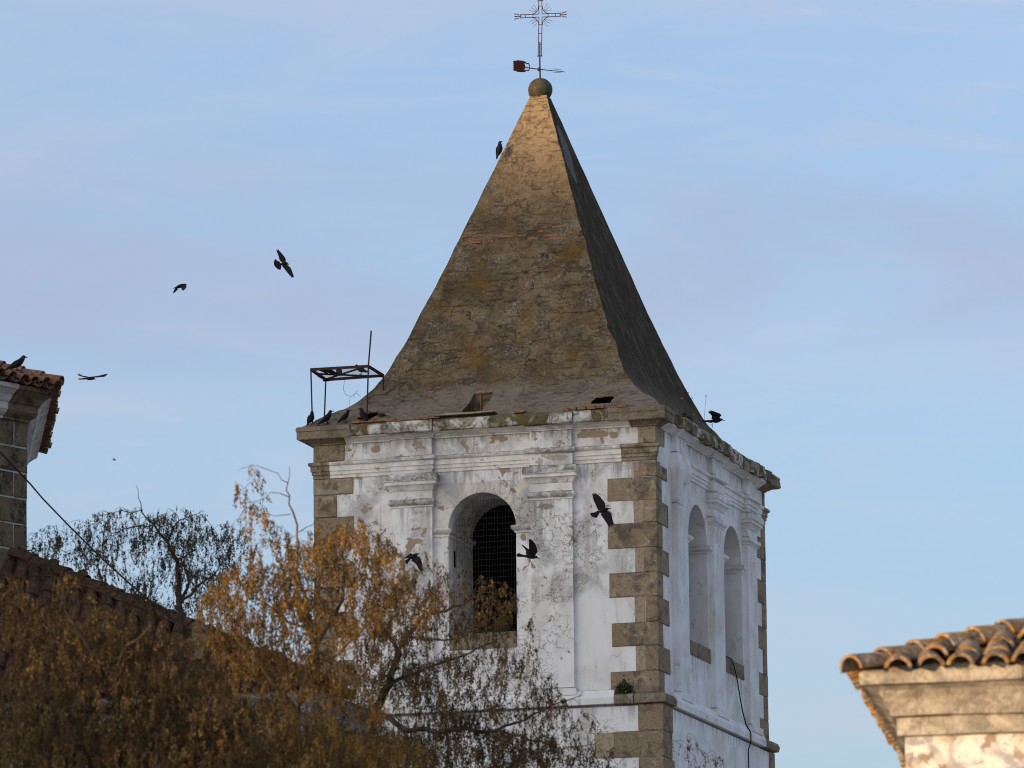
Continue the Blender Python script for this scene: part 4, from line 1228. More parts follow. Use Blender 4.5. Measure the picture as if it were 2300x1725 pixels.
# lower roof
ZE = 12.3
E3 = zplane(722, 1548, ZE); P1 = at(57, 1272, 84.8)
ed = Vector((-math.cos(math.radians(13)), math.sin(math.radians(13)), 0))    # along the eave, to the left
bk = Vector((math.sin(PHI), math.cos(PHI), 0))
EL = E3 + ed*13; E4 = E3 + bk*3.0
PL_ = P1 + ed*10; PB_ = P1 + bk*3.0
b = MB()
dz = Vector((0, 0, 0.25))
b.add([E3, EL, PL_, P1, E4, PB_], [(0, 1, 2, 3), (0, 3, 5, 4)])
e_ = -ed
t0 = (P1-EL).dot(e_); up_ = (P1 - (EL + e_*t0)); H = up_.length; up_.normalize()
Ltot = (E3-EL).length
tile_field(b, EL, e_, up_, [(5.5, 0), (Ltot, 0), (t0, H), (5.5, H)], 0.235, 0.28, 0.10, 0.084, 6, jit=2.0)
e2 = bk; tA = (P1-E3).dot(bk); up2 = P1-(E3+bk*tA)
tile_field(b, E3, e2, up2, [(0, 0), (1.5, 0), (tA+1.5, up2.length), (tA, up2.length)], 0.235, 0.28, 0.10, 0.084, 6, jit=2.0)
hip_tiles(b, E3, P1, 0.13, 0.33, 0.09)
wbuild(b, 'nave_roof', MAT['tile_dark'], church, recalc=False)
b = MB()
inn = Vector((0.30*ed.x+0, 0, 0))
nrm = Vector((ed.y, -ed.x, 0)); nrm = nrm if nrm.y < 0 else -nrm
w0, w1 = E3 - nrm*0.35 + ed*0.35, EL - nrm*0.35
b.add([(w1.x, w1.y, 0), (w0.x, w0.y, 0), (w0.x, w0.y, ZE+0.13), (w1.x, w1.y, ZE+0.13)] + [(w0.x+bk.x*2.6, w0.y+bk.y*2.6, 0), (w0.x+bk.x*2.6, w0.y+bk.y*2.6, ZE+0.13)], [(0, 1, 2, 3), (1, 4, 5, 2)])
MAT['nave'] = simple('shaded_render', (0.26, 0.25, 0.24), nz=3, amt=0.4)  # limewash greyed in the colour for the shade on this wall
wbuild(b, 'nave_wall', MAT['nave'], church)
b = MB()
b.mould([(0.0, ZE-0.45), (0.05, ZE-0.44), (0.06, ZE-0.36), (0.14, ZE-0.30), (0.15, ZE-0.20), (0.26, ZE-0.12), (0.30, ZE-0.09), (0.30, ZE+0.01), (0.0, ZE+0.03)], [(w1.x, w1.y), (w0.x, w0.y), (w0.x+bk.x*2.6, w0.y+bk.y*2.6)], 0, 0.004, 0.3)
wbuild(b, 'nave_cornice', MAT['nave'], church)
# weathered crowned pinnacle on the hip
pn = empty('stone_pinnacle', at(449, 1428, 83.0)); pz = pn.location
tag(pn, 'small yellowish stone pinnacle with a notched crown at the foot of the church roof hip', 'pinnacle')
b = MB()
prof = [(0.16, -0.35), (0.165, -0.12), (0.19, -0.10), (0.19, -0.05), (0.125, -0.02), (0.105, 0.03), (0.115, 0.08), (0.10, 0.125), (0.065, 0.14)]
b.loft([[Vector((r*math.cos(q*math.pi/8), r*math.sin(q*math.pi/8), z)) for q in range(16)] for r, z in prof])
b.build('shaft', MAT['recess'], pn)
b = MB()
for q in range(6):
    a_ = q*math.pi/3+0.3
    c_ = Vector((math.cos(a_)*0.06, math.sin(a_)*0.06, 0))
    b.M = Matrix.Translation(c_+Vector((0, 0, 0.14))) @ Matrix.Rotation(a_, 4, 'Z')
    b.stone(-0.012, 0.012, -0.026, 0.026, 0, 0.095 if q != 2 else 0.06, 0, 0.004, 0.003)
b.M = None
b.tube([(0, 0, 0.13), (0, 0, 0.19)], 0.066, 16)
b.build('crown', MAT['recess'], pn)
# cable from the lantern to a bracket on the hip
cab = empty('overhead_cable', at(395, 1392, 82.6))
tag(cab, 'dark cable sloping from the octagonal lantern down to a bracket on the church roof', 'cable')
b = MB()
kp = [(-60, 950, 84), (0, 1015, 83.9), (68, 1087, 83.8), (96, 1120, 83.7), (150, 1176, 83.5), (210, 1236, 83.2), (280, 1301, 83.0), (340, 1353, 82.8), (384, 1389, 82.6)]
pts = [at(*q) for q in kp]
b.tube(pts, 0.013, 6)
wbuild(b, 'line', MAT['rubber'], cab, smooth=True)
b = MB()
bb = at(397, 1392, 82.6)
b.tube([at(386, 1391, 82.6), at(402, 1394, 82.6), at(410, 1390, 82.6)], [0.022, 0.034, 0.02], 8)
b.tube([at(404, 1392, 82.6), at(411, 1387, 82.6), at(413, 1378, 82.6), at(409, 1372, 82.6), at(402, 1374, 82.6)], 0.014, 6)
b.tube([at(404, 1396, 82.6), at(406, 1425, 82.6)], 0.03, 6)
wbuild(b, 'bracket', MAT['iron'], cab)

# ------------------------------------------------------------------ sunlit house at the right
HA = math.radians(9.5)
HA, HB = math.radians(12.0), math.radians(7.6)                        # the corner is not quite square
fd = Vector((math.cos(HA), -math.sin(HA), 0)); sd_ = Vector((math.sin(HB), math.cos(HB), 0))
HE = at(1913, 1478, 41)                                              # eave corner of the tiles
house = empty('tiled_house', (HE.x, HE.y, 0))
tag(house, 'sunlit house corner with cream moulded cornice and orange lichened barrel tiles', 'house')
WC = HE + fd*0.335 + sd_*0.36                                         # wall corner
ZT = HE.z - 0.110                                                    # cornice top
FL, SLn = 9.0, 9.0
def hq(a, c): return (WC.x + fd.x*a + sd_.x*c, WC.y + fd.y*a + sd_.y*c)
hpath = [hq(0, SLn), hq(0, 0), hq(FL, 0)]
MAT['house_wall'] = None
def house_wall():
    M = Mat('patched_limewash')
    n1 = M.noise(5.5, 7, 0.66, 0.7); n2 = M.noise(8.5, 6, 0.62, 0.6, off=(4, 2, 1)); f = M.noise(40, 3, 0.6)
    col = M.mix((0.66, 0.645, 0.62), (0.33, 0.335, 0.355), M.step(n1, 0.44, 0.58))
    fl = M.step(M.math('ADD', n2, M.math('MULTIPLY', M.math('SUBTRACT', M.noise(14, 4, 0.6), 0.5), 0.4)), 0.585, 0.605)
    col = M.mix(col, (0.27, 0.20, 0.13), M.math('MULTIPLY', fl, 0.85))
    col = M.mix(col, (0.56, 0.50, 0.40), M.math('MULTIPLY', M.step(M.noise(3.6, 5, 0.6, off=(8, 8, 2)), 0.52, 0.62), 0.6))
    col = M.mix(col, (0.25, 0.22, 0.18), M.math('MULTIPLY', M.step(M.noise(9, 6, 0.7, off=(1, 6, 6)), 0.62, 0.70), 0.6))
    M.color(col); M.bump(M.math('SUBTRACT', M.math('ADD', n2, M.math('MULTIPLY', f, 0.3)), fl), 0.6, 0.015)
    return M.m
def cream_stone():
    M = Mat('cream_stone')
    n1 = M.noise(3.5, 8, 0.66, 0.6); f = M.noise(60, 3, 0.7)
    col = M.mix((0.54, 0.50, 0.42), (0.36, 0.33, 0.275), M.step(n1, 0.42, 0.58))
    col = M.mix(col, (0.20, 0.18, 0.145), M.math('MULTIPLY', M.step(M.noise(6, 8, 0.8, off=(5, 1, 2)), 0.47, 0.58), 0.7))
    col = M.mix(col, (0.13, 0.11, 0.09), M.math('MULTIPLY', M.step(M.noise(48, 3, 0.6, off=(2, 2, 2)), 0.66, 0.72), 0.5))
    M.color(col); M.bump(M.math('ADD', f, M.math('MULTIPLY', M.noise(16, 6, 0.7), 1.5)), 0.9, 0.016)
    return M.m
MAT['house_wall'] = house_wall(); MAT['cream'] = cream_stone()
b = MB()
q = [hq(0, SLn), hq(0, 0), hq(FL, 0)]
b.add([(q[0][0], q[0][1], 0), (q[1][0], q[1][1], 0), (q[2][0], q[2][1], 0)] + [(x, y, ZT-0.05) for x, y in q], [(0, 1, 4, 3), (1, 2, 5, 4)])
wbuild(b, 'wall', MAT['house_wall'], house)
b = MB()
def hc(prof, joints, jit=0.0065, dz=0):
    z_ = [(a, ZT+zz) for a, zz in prof]
    prev = None
    js = [0] + joints + [FL]
    b.mould(z_, [hq(0, SLn), hq(0, 0), hq(js[1]-0.004, 0)], 0, jit, 0.1, dz=dz)
    for i in range(1, len(js)-1):
        b.mould(z_, [hq(js[i]+0.004, 0), hq(js[i+1]-0.004, 0)], 0, jit, 0.1, dz=dz+rnd.uniform(-0.003, 0.003))
hc([(0.04, -0.405), (0.048, -0.40), (0.048, -0.28), (0.04, -0.275)], [1.02, 2.0, 3.4, 5.2])
wbuild(b, 'cornice_band', MAT['cream'], house)
b = MB()
hc([(0.09, -0.272), (0.095, -0.262), (0.105, -0.21), (0.13, -0.15), (0.175, -0.10), (0.235, -0.075), (0.255, -0.072)], [0.88, 1.9, 3.1, 5.0])
wbuild(b, 'cornice_cove', MAT['cream'], house)
b = MB()
hc([(0.24, -0.069), (0.285, -0.066), (0.295, -0.04), (0.285, 0.01), (0.26, 0.03), (0.0, 0.035)], [0.87, 1.6, 2.6, 4.0])
wbuild(b, 'cornice_lip', MAT['cream'], house)
SLO = 0.34
def eave_pt(a, c): return HE + fd*a + sd_*c
b = MB()
E0 = HE.copy()
hp = HE + (fd+sd_).normalized()*1.66 + Vector((0, 0, 0.248*1.66)); hd = (hp-HE)
HT = HE + hd/1.66*6.0/hd.length*1.66
upF = (sd_ + Vector((0, 0, 0.248*math.sqrt(2)))).normalized(); upS = (fd + Vector((0, 0, 0.248*math.sqrt(2)))).normalized()
k_ = math.sqrt(1+(0.248**2)*2)
HQ = HE - Vector((0, 0, 0.115)); HTQ = HT - Vector((0, 0, 0.115))
i0 = HQ + hd*(0.62/hd.length)
b.add([i0, i0+fd*9, HTQ+fd*4, HTQ, i0+sd_*9, HTQ+sd_*4], [(0, 1, 2, 3), (0, 3, 5, 4)])
tile_field(b, HQ + fd*0.12, fd, upF, [(0.10, 0), (8, 0), (8, 4*k_), (4.1, 4*k_)], 0.222, 0.26, 0.100, 0.080, 10, 0.026, jit=2.4, lift=-0.035, skip0=True)
tile_field(b, HQ + sd_*0.12, sd_, upS, [(0.10, 0), (8, 0), (8, 4*k_), (4.1, 4*k_)], 0.222, 0.26, 0.100, 0.080, 8, 0.024, jit=1.4, lift=-0.035, skip0=True)
hip_tiles(b, HQ, HTQ, 0.120, 0.285, 0.012, 0.024, nseg=12, over=0.0)
wbuild(b, 'tile_roof', MAT['tile_warm'], house, recalc=False)
b = MB()                                                              # mortar bedding under the eave tiles
nb = 36
for i in range(nb):
    a = 0.331 + i*0.222
    b.M = Matrix.Translation(HE + fd*a + sd_*0.085 + Vector((0, 0, -0.075))) @ Matrix.Rotation(-HA, 4, 'Z')
    hw = 0.111
    ring = [(hw*math.cos(t), 0, -0.03 + 0.055*max(0, math.sin(t))**1.6) for t in np.linspace(0, math.pi, 9)]
    poly = [Vector(r_) for r_ in ring] + [Vector((-hw, 0, -0.06)), Vector((hw, 0, -0.06))]
    b.prism(poly, (0, 0.25, 0))
b.M = None
wbuild(b, 'mortar_bed', MAT['cream'], house)

# ================================================================== trees
def leaf_mat(name, c0, c1, c2):
    M = Mat(name, 0.75, 0.2)
    isl = M.math('ADD', M.math('MULTIPLY', M.island(), 0.45), M.math('MULTIPLY', M.step(M.noise(3.2, 4, 0.6), 0.36, 0.64), 0.55))
    col = M.ramp(isl, [(0.0, c0), (0.55, c1), (1.0, c2)])
    M.color(col)
    tr = N(M.t, 'ShaderNodeBsdfTranslucent'); M.link(col, tr.inputs['Color'])
    ms = N(M.t, 'ShaderNodeMixShader'); ms.inputs[0].default_value = 0.25
    o_ = M.t.nodes['Material Output']
    M.link(M.b.outputs[0], ms.inputs[1]); M.link(tr.outputs[0], ms.inputs[2]); M.link(ms.outputs[0], o_.inputs['Surface'])
    return M.m
MAT['leaf_gold'] = leaf_mat('golden_seed', (0.050, 0.034, 0.012), (0.185, 0.108, 0.028), (0.40, 0.245, 0.070))
MAT['leaf_brown'] = leaf_mat('brown_seed', (0.026, 0.021, 0.009), (0.075, 0.050, 0.017), (0.24, 0.150, 0.045))
MAT['leaf_olive'] = leaf_mat('olive_seed', (0.030, 0.025, 0.011), (0.055, 0.042, 0.017), (0.09, 0.06, 0.024))
def bark(name, c):
    M = Mat(name)
    n = M.noise(9, 7, 0.7, 0.4, stretch=(1, 1, 0.3))
    M.color(M.mix(c, tuple(q*0.4 for q in c), M.step(n, 0.42, 0.62))); M.bump(n, 0.7, 0.02)
    return M.m
MAT['bark'] = bark('pale_bark', (0.19, 0.135, 0.08)); MAT['bark_dark'] = bark('dark_bark', (0.075, 0.055, 0.042))

def tree(name, label, d, limbs, regions, leafm, barkm, seed, tas=1.0, base=None, group=None, dens=0.85, slim=0.78):
    """limbs: [[(px, py, depth offset, radius)...]...]; regions: [(px, py, rx, ry, depth half-spread, clusters)]"""
    R = random.Random(seed)
    lp = [[(at(x, y, d+dd), r*slim) for x, y, dd, r in L] for L in limbs]
    first = lp[0][0]
    bx = base if base else (first[0].x, first[0].y)
    root = empty(name, (bx[0], bx[1], 0))
    tag(root, label, 'tree', group)
    tb = MB(); tw_ = MB(); lv = MB()
    P, Rr = [], []
    def addpath(mb, pts, rads, n):
        mb.tube(pts, rads, n)
    # main stem from the ground
    b0 = Vector((bx[0], bx[1], -0.05))
    stem = [b0.lerp(first[0], t) + Vector((0.10*math.sin(t*5), 0.08*math.sin(t*4+1), 0))*(1-t)*min(1, t*4) for t in np.linspace(0, 1, 12)]
    addpath(tb, stem, [first[1]*(2.2-1.2*t) for t in np.linspace(0, 1, 12)], 9)
    for q in stem[5:]: P.append(q); Rr.append(first[1])
    for L in lp:
        pts, rads = [], []
        for i in range(len(L)-1):
            (p0, r0), (p1, r1) = L[i], L[i+1]
            k = max(2, int((p1-p0).length/0.09))
            for q in range(k):
                t = q/k
                pts.append(p0.lerp(p1, t) + Vector((R.gauss(0, 1), R.gauss(0, 1), R.gauss(0, 1)))*0.010); rads.append(r0+(r1-r0)*t)
        pts.append(L[-1][0]); rads.append(L[-1][1])
        addpath(tb, pts, rads, 7)
        P += pts; Rr += rads
    # targets
    T = []
    for (x, y, rx, ry, dd, n) in regions:
        for _ in range(int(n*dens+0.5)):
            while True:
                a, c = R.uniform(-1, 1), R.uniform(-1, 1)
                if a*a+c*c < 1: break
            e = R.uniform(-1, 1)*dd*math.sqrt(max(0.05, 1-(a*a+c*c)*0.8))
            T.append(at(x+a*rx, y+c*ry, d+e))
    arr = np.array([tuple(q) for q in P]); rad = np.array(Rr)
    dist = [float(np.min(np.sum((arr-np.array(tuple(t)))**2, 1))) for t in T]
    order = sorted(range(len(T)), key=lambda i: dist[i])
    cap = len(arr)+len(T)*9
    A_ = np.zeros((cap, 3)); A_[:len(arr)] = arr; RA = np.zeros(cap); RA[:len(arr)] = rad
    cnt = len(arr)
    nl = 0
    for i in order:
        t = T[i]; tv = np.array(tuple(t))
        dv = A_[:cnt]-tv
        cost = np.sqrt(np.sum(dv*dv, 1)) + np.maximum(0, dv[:, 2])*0.5 + (RA[:cnt] < 0.0035)*0.12
        j = int(np.argmin(cost))
        s_ = Vector(A_[j]); L = (t-s_).length
        if L < 0.02: continue
        r0 = min(RA[j]*0.75, 0.0035+0.008*L)
        arch = Vector((R.gauss(0, .06), R.gauss(0, .06), 0.16+R.uniform(0, .12)))*L
        k = max(3, min(9, int(L/0.07)))
        pts, rads = [], []
        for q in range(k+1):
            u = q/k
            pts.append(s_.lerp(t, u) + arch*(4*u*(1-u)) + Vector((R.gauss(0, 1), R.gauss(0, 1), R.gauss(0, 1)))*0.006*(0 < q))
            rads.append(max(0.0020, r0*(1-0.65*u)))
        # drooping tip
        dr = (pts[-1]-pts[-2]).normalized(); tip = pts[-1]
        for q in range(R.choice((0, 1, 1, 2))):
            dr = (dr*0.6+Vector((R.gauss(0, .2), R.gauss(0, .2), -0.7))).normalized()
            tip = tip+dr*R.uniform(0.04, 0.09); pts.append(tip); rads.append(0.0018)
        addpath(tw_, pts, rads, 4)
        for q in range(1, len(pts)):
            if cnt < cap: A_[cnt] = tuple(pts[q]); RA[cnt] = rads[q]; cnt += 1
        # hanging bunches of seeds
        nt_ = int(R.uniform(1.5, 5)*tas + 0.5)
        for _ in range(nt_):
            u = R.uniform(0.35, 1.0)*(len(pts)-1); qi = min(int(u), len(pts)-2)
            h0 = pts[qi].lerp(pts[qi+1], u-qi)
            LL = R.choice((0.05, 0.07, 0.09, 0.12, 0.17))*R.uniform(0.8, 1.2)
            lean = Vector((R.gauss(0, .14), R.gauss(0, .14), -1)).normalized()
            m = max(3, int(LL/0.024))
            for q in range(m):
                f = (q+R.random())/m
                o_ = h0 + lean*LL*(0.15+0.85*f) + Vector((R.gauss(0, 1), R.gauss(0, 1), 0))*0.012
                a = (Vector((R.gauss(0, .5), R.gauss(0, .5), -1)).normalized())*R.choice((0.018, 0.024, 0.030, 0.042))*R.uniform(.85, 1.15)
                c = a.cross(Vector((R.gauss(0, 1), R.gauss(0, 1), R.gauss(0, .4)))).normalized()*R.uniform(0.0065, 0.0125)
                lv.add([o_-a*0.5, o_+c-a*0.05, o_+a*0.5, o_-c-a*0.05], [(0, 1, 2, 3)]); nl += 1
            lv.add([h0, h0+lean*LL, h0+lean*LL+Vector((0.003, 0, 0)), h0+Vector((0.003, 0, 0))], [(0, 1, 2, 3)])
    wbuild(tb, 'trunk', barkm, root, smooth=True)
    if tw_.v: wbuild(tw_, 'twigs', MAT['bark_dark'], root, recalc=False)
    if lv.v: wbuild(lv, 'crown', leafm, root, recalc=False)
    print('TREE', name, label[:30], 'twigs', len(T), 'leaves', nl)
GT = 'weeping trees in front of the church'
tree('weeping_tree', 'tallest golden weeping tree with a thin leader rising left of the tower', 55,
     [[(632, 1760, 0, .070), (640, 1649, 0, .060), (668, 1602, .0, .055), (681, 1548, .05, .048), (694, 1500, .1, .042), (722, 1428, .2, .034), (767, 1352, .3, .024), (773, 1290, .35, .015), (768, 1215, .4, .007)],
      [(681, 1548, .05, .040), (705, 1470, -.1, .032), (700, 1400, -.2, .026), (681, 1333, -.3, .021), (666, 1289, -.35, .018), (665, 1241, -.4, .016), (669, 1205, -.4, .014), (654, 1154, -.4, .011), (647, 1113, -.4, .009), (647, 1087, -.4, .007), (650, 1048, -.4, .003)],
      [(647, 1087, -.4, .006), (620, 1062, -.4, .005), (590, 1051, -.45, .004), (565, 1048, -.5, .003), (535, 1056, -.5, .002)],
      [(647, 1111, -.4, .006), (612, 1109, -.45, .005), (580, 1121, -.5, .004), (540, 1130, -.55, .002)],
      [(654, 1156, -.4, .006), (620, 1156, -.3, .005), (590, 1158, -.2, .003)],
      [(666, 1229, -.4, .009), (630, 1221, -.35, .006), (600, 1216, -.3, .004), (560, 1218, -.3, .002)],
      [(669, 1199, -.4, .008), (690, 1184, -.4, .006), (720, 1176, -.35, .003)],
      [(665, 1250, -.4, .008), (700, 1255, -.5, .006), (740, 1230, -.55, .004), (790, 1180, -.5, .002)],
      [(668, 1602, 0, .030), (640, 1560, -.3, .024), (590, 1500, -.6, .018), (540, 1440, -.8, .011), (500, 1400, -.9, .005)],
      [(694, 1500, .1, .026), (760, 1470, -.2, .018), (830, 1400, -.3, .012), (890, 1330, -.3, .006), (930, 1270, -.3, .003)],
      [(722, 1428, .2, .020), (650, 1400, .4, .014), (590, 1350, .5, .009), (540, 1310, .5, .004)],
      [(640, 1649, 0, .036), (615, 1600, .4, .026), (632, 1520, .7, .018), (640, 1440, .8, .010), (620, 1350, .8, .004)]],
     [(563, 1375, 125, 115, .8, 400), (770, 1300, 150, 125, .9, 430), (900, 1350, 80, 70, .6, 120), (960, 1290, 40, 50, .3, 26), (845, 1235, 30, 40, .3, 20), (640, 1270, 110, 80, .6, 130), (800, 1195, 45, 40, .4, 22), (700, 1440, 170, 110, .9, 210), (620, 1580, 250, 130, 1.0, 640), (690, 1700, 280, 80, 1.1, 900), (620, 1630, 140, 60, .8, 200), (560, 1090, 40, 42, .2, 14), (570, 1165, 45, 38, .2, 24), (630, 1180, 20, 20, .1, 5), (735, 1200, 35, 25, .2, 7), (600, 1235, 60, 20, .3, 10)],
     MAT['leaf_gold'], MAT['bark'], 11, 0.95, group=GT, dens=0.95)
tree('weeping_tree', 'sparse olive brown weeping tree with a forked dark trunk below the front window', 61,
     [[(790, 1790, 0, .080), (842, 1595, 0, .062), (874, 1535, 0, .055), (893, 1459, 0, .046), (909, 1428, .05, .040), (944, 1390, .1, .028), (998, 1371, .2, .018), (1060, 1345, .3, .009), (1100, 1315, .4, .004)],
      [(893, 1459, 0, .034), (872, 1425, .1, .026), (861, 1418, .1, .022), (838, 1396, .1, .014), (820, 1360, .2, .006)],
      [(842, 1595, 0, .040), (915, 1640, -.3, .036), (982, 1643, -.4, .032), (1050, 1640, -.4, .027), (1115, 1641, -.4, .022), (1180, 1615, -.4, .016), (1240, 1587, -.3, .010), (1310, 1560, -.3, .004)],
      [(1115, 1641, -.4, .018), (1190, 1660, -.5, .013), (1260, 1680, -.5, .009), (1340, 1670, -.5, .004)],
      [(874, 1535, 0, .030), (940, 1510, .3, .022), (1020, 1480, .5, .015), (1090, 1450, .6, .009), (1140, 1420, .6, .004)],
      [(909, 1428, .05, .024), (960, 1440, -.3, .016), (1040, 1430, -.5, .010), (1100, 1400, -.5, .005)]],
     [(1050, 1350, 115, 70, .7, 130), (1000, 1460, 190, 90, .9, 210), (1080, 1540, 170, 80, .9, 190), (880, 1440, 90, 90, .7, 100), (1140, 1590, 150, 60, .8, 110), (1000, 1680, 260, 60, 1.0, 560), (1190, 1680, 120, 50, .7, 100), (900, 1600, 150, 110, .9, 260), (1290, 1650, 70, 55, .5, 34), (1330, 1700, 75, 35, .5, 34), (1205, 1420, 22, 50, .2, 8), (1560, 1690, 70, 40, .5, 14), (830, 1690, 150, 50, .9, 180)],
     MAT['leaf_brown'], MAT['bark_dark'], 12, 0.85, group=GT, dens=1.05)
tree('weeping_tree', 'broad brown weeping tree covering the church roof at the bottom left', 50,
     [[(250, 1800, 0, .080), (270, 1690, 0, .065), (300, 1600, .1, .050), (330, 1580, .15, .042), (400, 1575, .2, .034), (470, 1540, .3, .022), (520, 1500, .4, .010)],
      [(300, 1600, .1, .040), (240, 1530, -.2, .032), (190, 1450, -.4, .022), (150, 1370, -.5, .012), (130, 1300, -.5, .005)],
      [(270, 1690, 0, .040), (180, 1620, .3, .030), (100, 1540, .5, .020), (50, 1460, .6, .010), (20, 1390, .6, .005)],
      [(240, 1530, -.2, .024), (290, 1450, -.5, .015), (340, 1400, -.7, .007)],
      [(270, 1690, 0, .040), (180, 1690, -.3, .030), (90, 1680, -.5, .020), (0, 1650, -.6, .010)],
      [(250, 1760, 0, .040), (360, 1690, -.3, .030), (450, 1650, -.4, .018), (540, 1640, -.4, .008)]],
     [(170, 1480, 150, 80, .8, 200), (360, 1500, 150, 80, .8, 230), (80, 1580, 130, 100, .8, 330), (260, 1590, 220, 90, .9, 480), (440, 1590, 130, 110, .8, 300), (130, 1690, 200, 70, 1.1, 900), (370, 1690, 220, 70, 1.1, 1000), (200, 1610, 220, 50, 1.0, 300), (470, 1600, 110, 60, .9, 160), (100, 1400, 110, 70, .6, 190), (240, 1415, 80, 55, .5, 130), (30, 1350, 50, 70, .4, 60), (150, 1330, 60, 40, .4, 26), (330, 1430, 60, 40, .4, 60), (500, 1680, 120, 60, .7, 220)],
     MAT['leaf_brown'], MAT['bark_dark'], 13, 0.8, group=GT)
tree('weeping_tree', 'dark shaded weeping tree standing against the sky left of the tallest tree', 68,
     [[(412, 1560, 0, .075), (407, 1450, 0, .062), (403, 1390, 0, .050), (404, 1330, 0, .042), (395, 1262, 0, .033), (375, 1215, 0, .024), (345, 1178, 0, .016), (318, 1150, .1, .009), (310, 1115, .1, .005), (305, 1090, .1, .003)],
      [(404, 1350, 0, .030), (425, 1310, .2, .022), (415, 1270, .3, .016), (410, 1240, .3, .009), (430, 1200, .3, .004)],
      [(404, 1355, 0, .026), (450, 1310, -.2, .018), (480, 1290, -.3, .012), (510, 1250, -.3, .005)],
      [(375, 1215, 0, .016), (400, 1170, -.2, .010), (450, 1150, -.3, .005), (480, 1190, -.3, .003)],
      [(345, 1178, 0, .012), (300, 1185, .2, .010), (250, 1200, .3, .007), (215, 1240, .4, .004)],
      [(318, 1150, .1, .008), (270, 1150, -.1, .006), (225, 1160, -.2, .004), (195, 1175, -.2, .002)],
      [(403, 1390, 0, .024), (340, 1350, .4, .018), (280, 1330, .6, .012), (220, 1320, .7, .006), (120, 1260, .7, .004), (95, 1215, .7, .002)]],
     [(280, 1165, 90, 25, .6, 40), (390, 1158, 80, 22, .5, 34), (250, 1205, 80, 45, .5, 70), (360, 1200, 70, 35, .6, 36), (430, 1220, 75, 60, .6, 90), (185, 1190, 25, 25, .3, 10), (500, 1190, 30, 25, .3, 12), (330, 1260, 120, 70, .7, 130), (210, 1255, 45, 45, .4, 50), (480, 1250, 65, 70, .5, 85), (525, 1235, 35, 55, .4, 34), (150, 1215, 55, 45, .5, 30), (400, 1310, 120, 60, .7, 100), (300, 1350, 100, 45, .6, 60), (100, 1240, 45, 62, .4, 62), (460, 1360, 90, 50, .6, 70)],
     MAT['leaf_olive'], MAT['bark_dark'], 14, 0.9, group=GT, dens=0.88)

# ================================================================== jackdaws
def feather():
    M = Mat('black_feather', 0.65, 0.15)
    n = M.noise(60, 3, 0.6, stretch=(1, 1, 0.4))
    M.color(M.mix((0.004, 0.004, 0.005), (0.011, 0.0105, 0.012), n)); M.bump(n, 0.3, 0.004)
    return M.m
MAT['feather'] = feather()
MAT['nape'] = simple('grey_nape', (0.04, 0.036, 0.032), nz=40)
MAT['beak'] = simple('black_beak', (0.012, 0.012, 0.013), 0.4)
BM_ = [MAT['feather'], MAT['nape'], MAT['beak']]
BG = 'jackdaws around the bell tower'
def ringo(c, ax, ry, rz, n=14):
    ax = ax.normalized(); s = ax.cross(Vector((0, 0, 1)))
    if s.length < 0.1: s = Vector((0, 1, 0))
    s.normalize(); u = s.cross(ax).normalized()
    return [c + s*math.cos(2*math.pi*q/n)*ry + u*math.sin(2*math.pi*q/n)*rz for q in range(n)]
def flying(label, d, ox, oy, sc_, body, tail, wings, leg=None, extra=()):
    P = lambda x, y, dd=0.0: at(ox+x*sc_, oy+y*sc_, d+dd)
    (ax_, ay_), (hx_, hy_), (bx_, by_), rpx = body
    m = sc_*d/FPX
    b = MB()
    A, Hd, Bk = P(ax_, ay_), P(hx_, hy_), P(bx_, by_)
    ax = Hd-A
    r = rpx*m
    prof = [(-0.10, .30), (0.03, .48), (0.2, .78), (0.42, 1.0), (0.62, 1.0), (0.80, .86), (0.92, .70), (1.02, .62), (1.12, .50)]
    rings = [ringo(A+ax*t, ax, r*k, r*k) for t, k in prof]
    b.loft(rings[:7], 0); b.loft(rings[6:8], 1, False); b.loft(rings[7:], 0)
    hb = A+ax*1.10
    b.loft([ringo(hb, Bk-hb, r*.34, r*.30, 8), ringo(hb.lerp(Bk, .55), Bk-hb, r*.2, r*.17, 8), ringo(Bk, Bk-hb, r*.02, r*.02, 8)], 2)
    def panel(poly, dd0, dd1, th, root):
        mx_ = max(math.hypot(x-root[0], y-root[1]) for x, y in poly)
        pts = []
        for x, y in poly:
            f = math.hypot(x-root[0], y-root[1])/mx_
            pts.append((P(x, y, dd0+(dd1-dd0)*f), f))
        n = len(pts)
        vs = [q - cf*th*(1-0.6*f)*0.5 for q, f in pts] + [q + cf*th*(1-0.6*f)*0.5 for q, f in pts]
        from mathutils.geometry import tessellate_polygon
        tri = tessellate_polygon([[Vector((x, y, 0)) for x, y in poly]])
        fs = [tuple(t) for t in tri] + [tuple(i+n for i in t)[::-1] for t in tri] + [(i, (i+1) % n, n+(i+1) % n, n+i) for i in range(n)]
        b.add(vs, fs, 0)
    panel(tail, 0.0, 0.03, 0.012, (ax_, ay_))
    for poly, dd in wings: panel(poly, 0.0, dd, 0.018, ((ax_+hx_)/2, (ay_+hy_)/2))
    if leg:
        b.tube([P(*q) for q in leg], 0.0045, 5)
        q = P(*leg[-1])
        for a in (-0.5, 0, 0.5, 3.1): b.tube([q, q+Vector((math.cos(a)*.025, math.sin(a)*.02, -.003))], 0.003, 4)
    for q in extra: b.tube([P(*q[0]), P(*q[1])], [0.005, 0.002], 4)
    cpt = A.lerp(Hd, 0.5)
    Mi = Matrix.Translation(cpt).inverted()
    b.v = [Mi @ v for v in b.v]
    o = b.build('jackdaw', BM_)
    o.location = cpt
    shade_by_angle(o, 0.9)
    return tag(o, label, 'bird', BG)
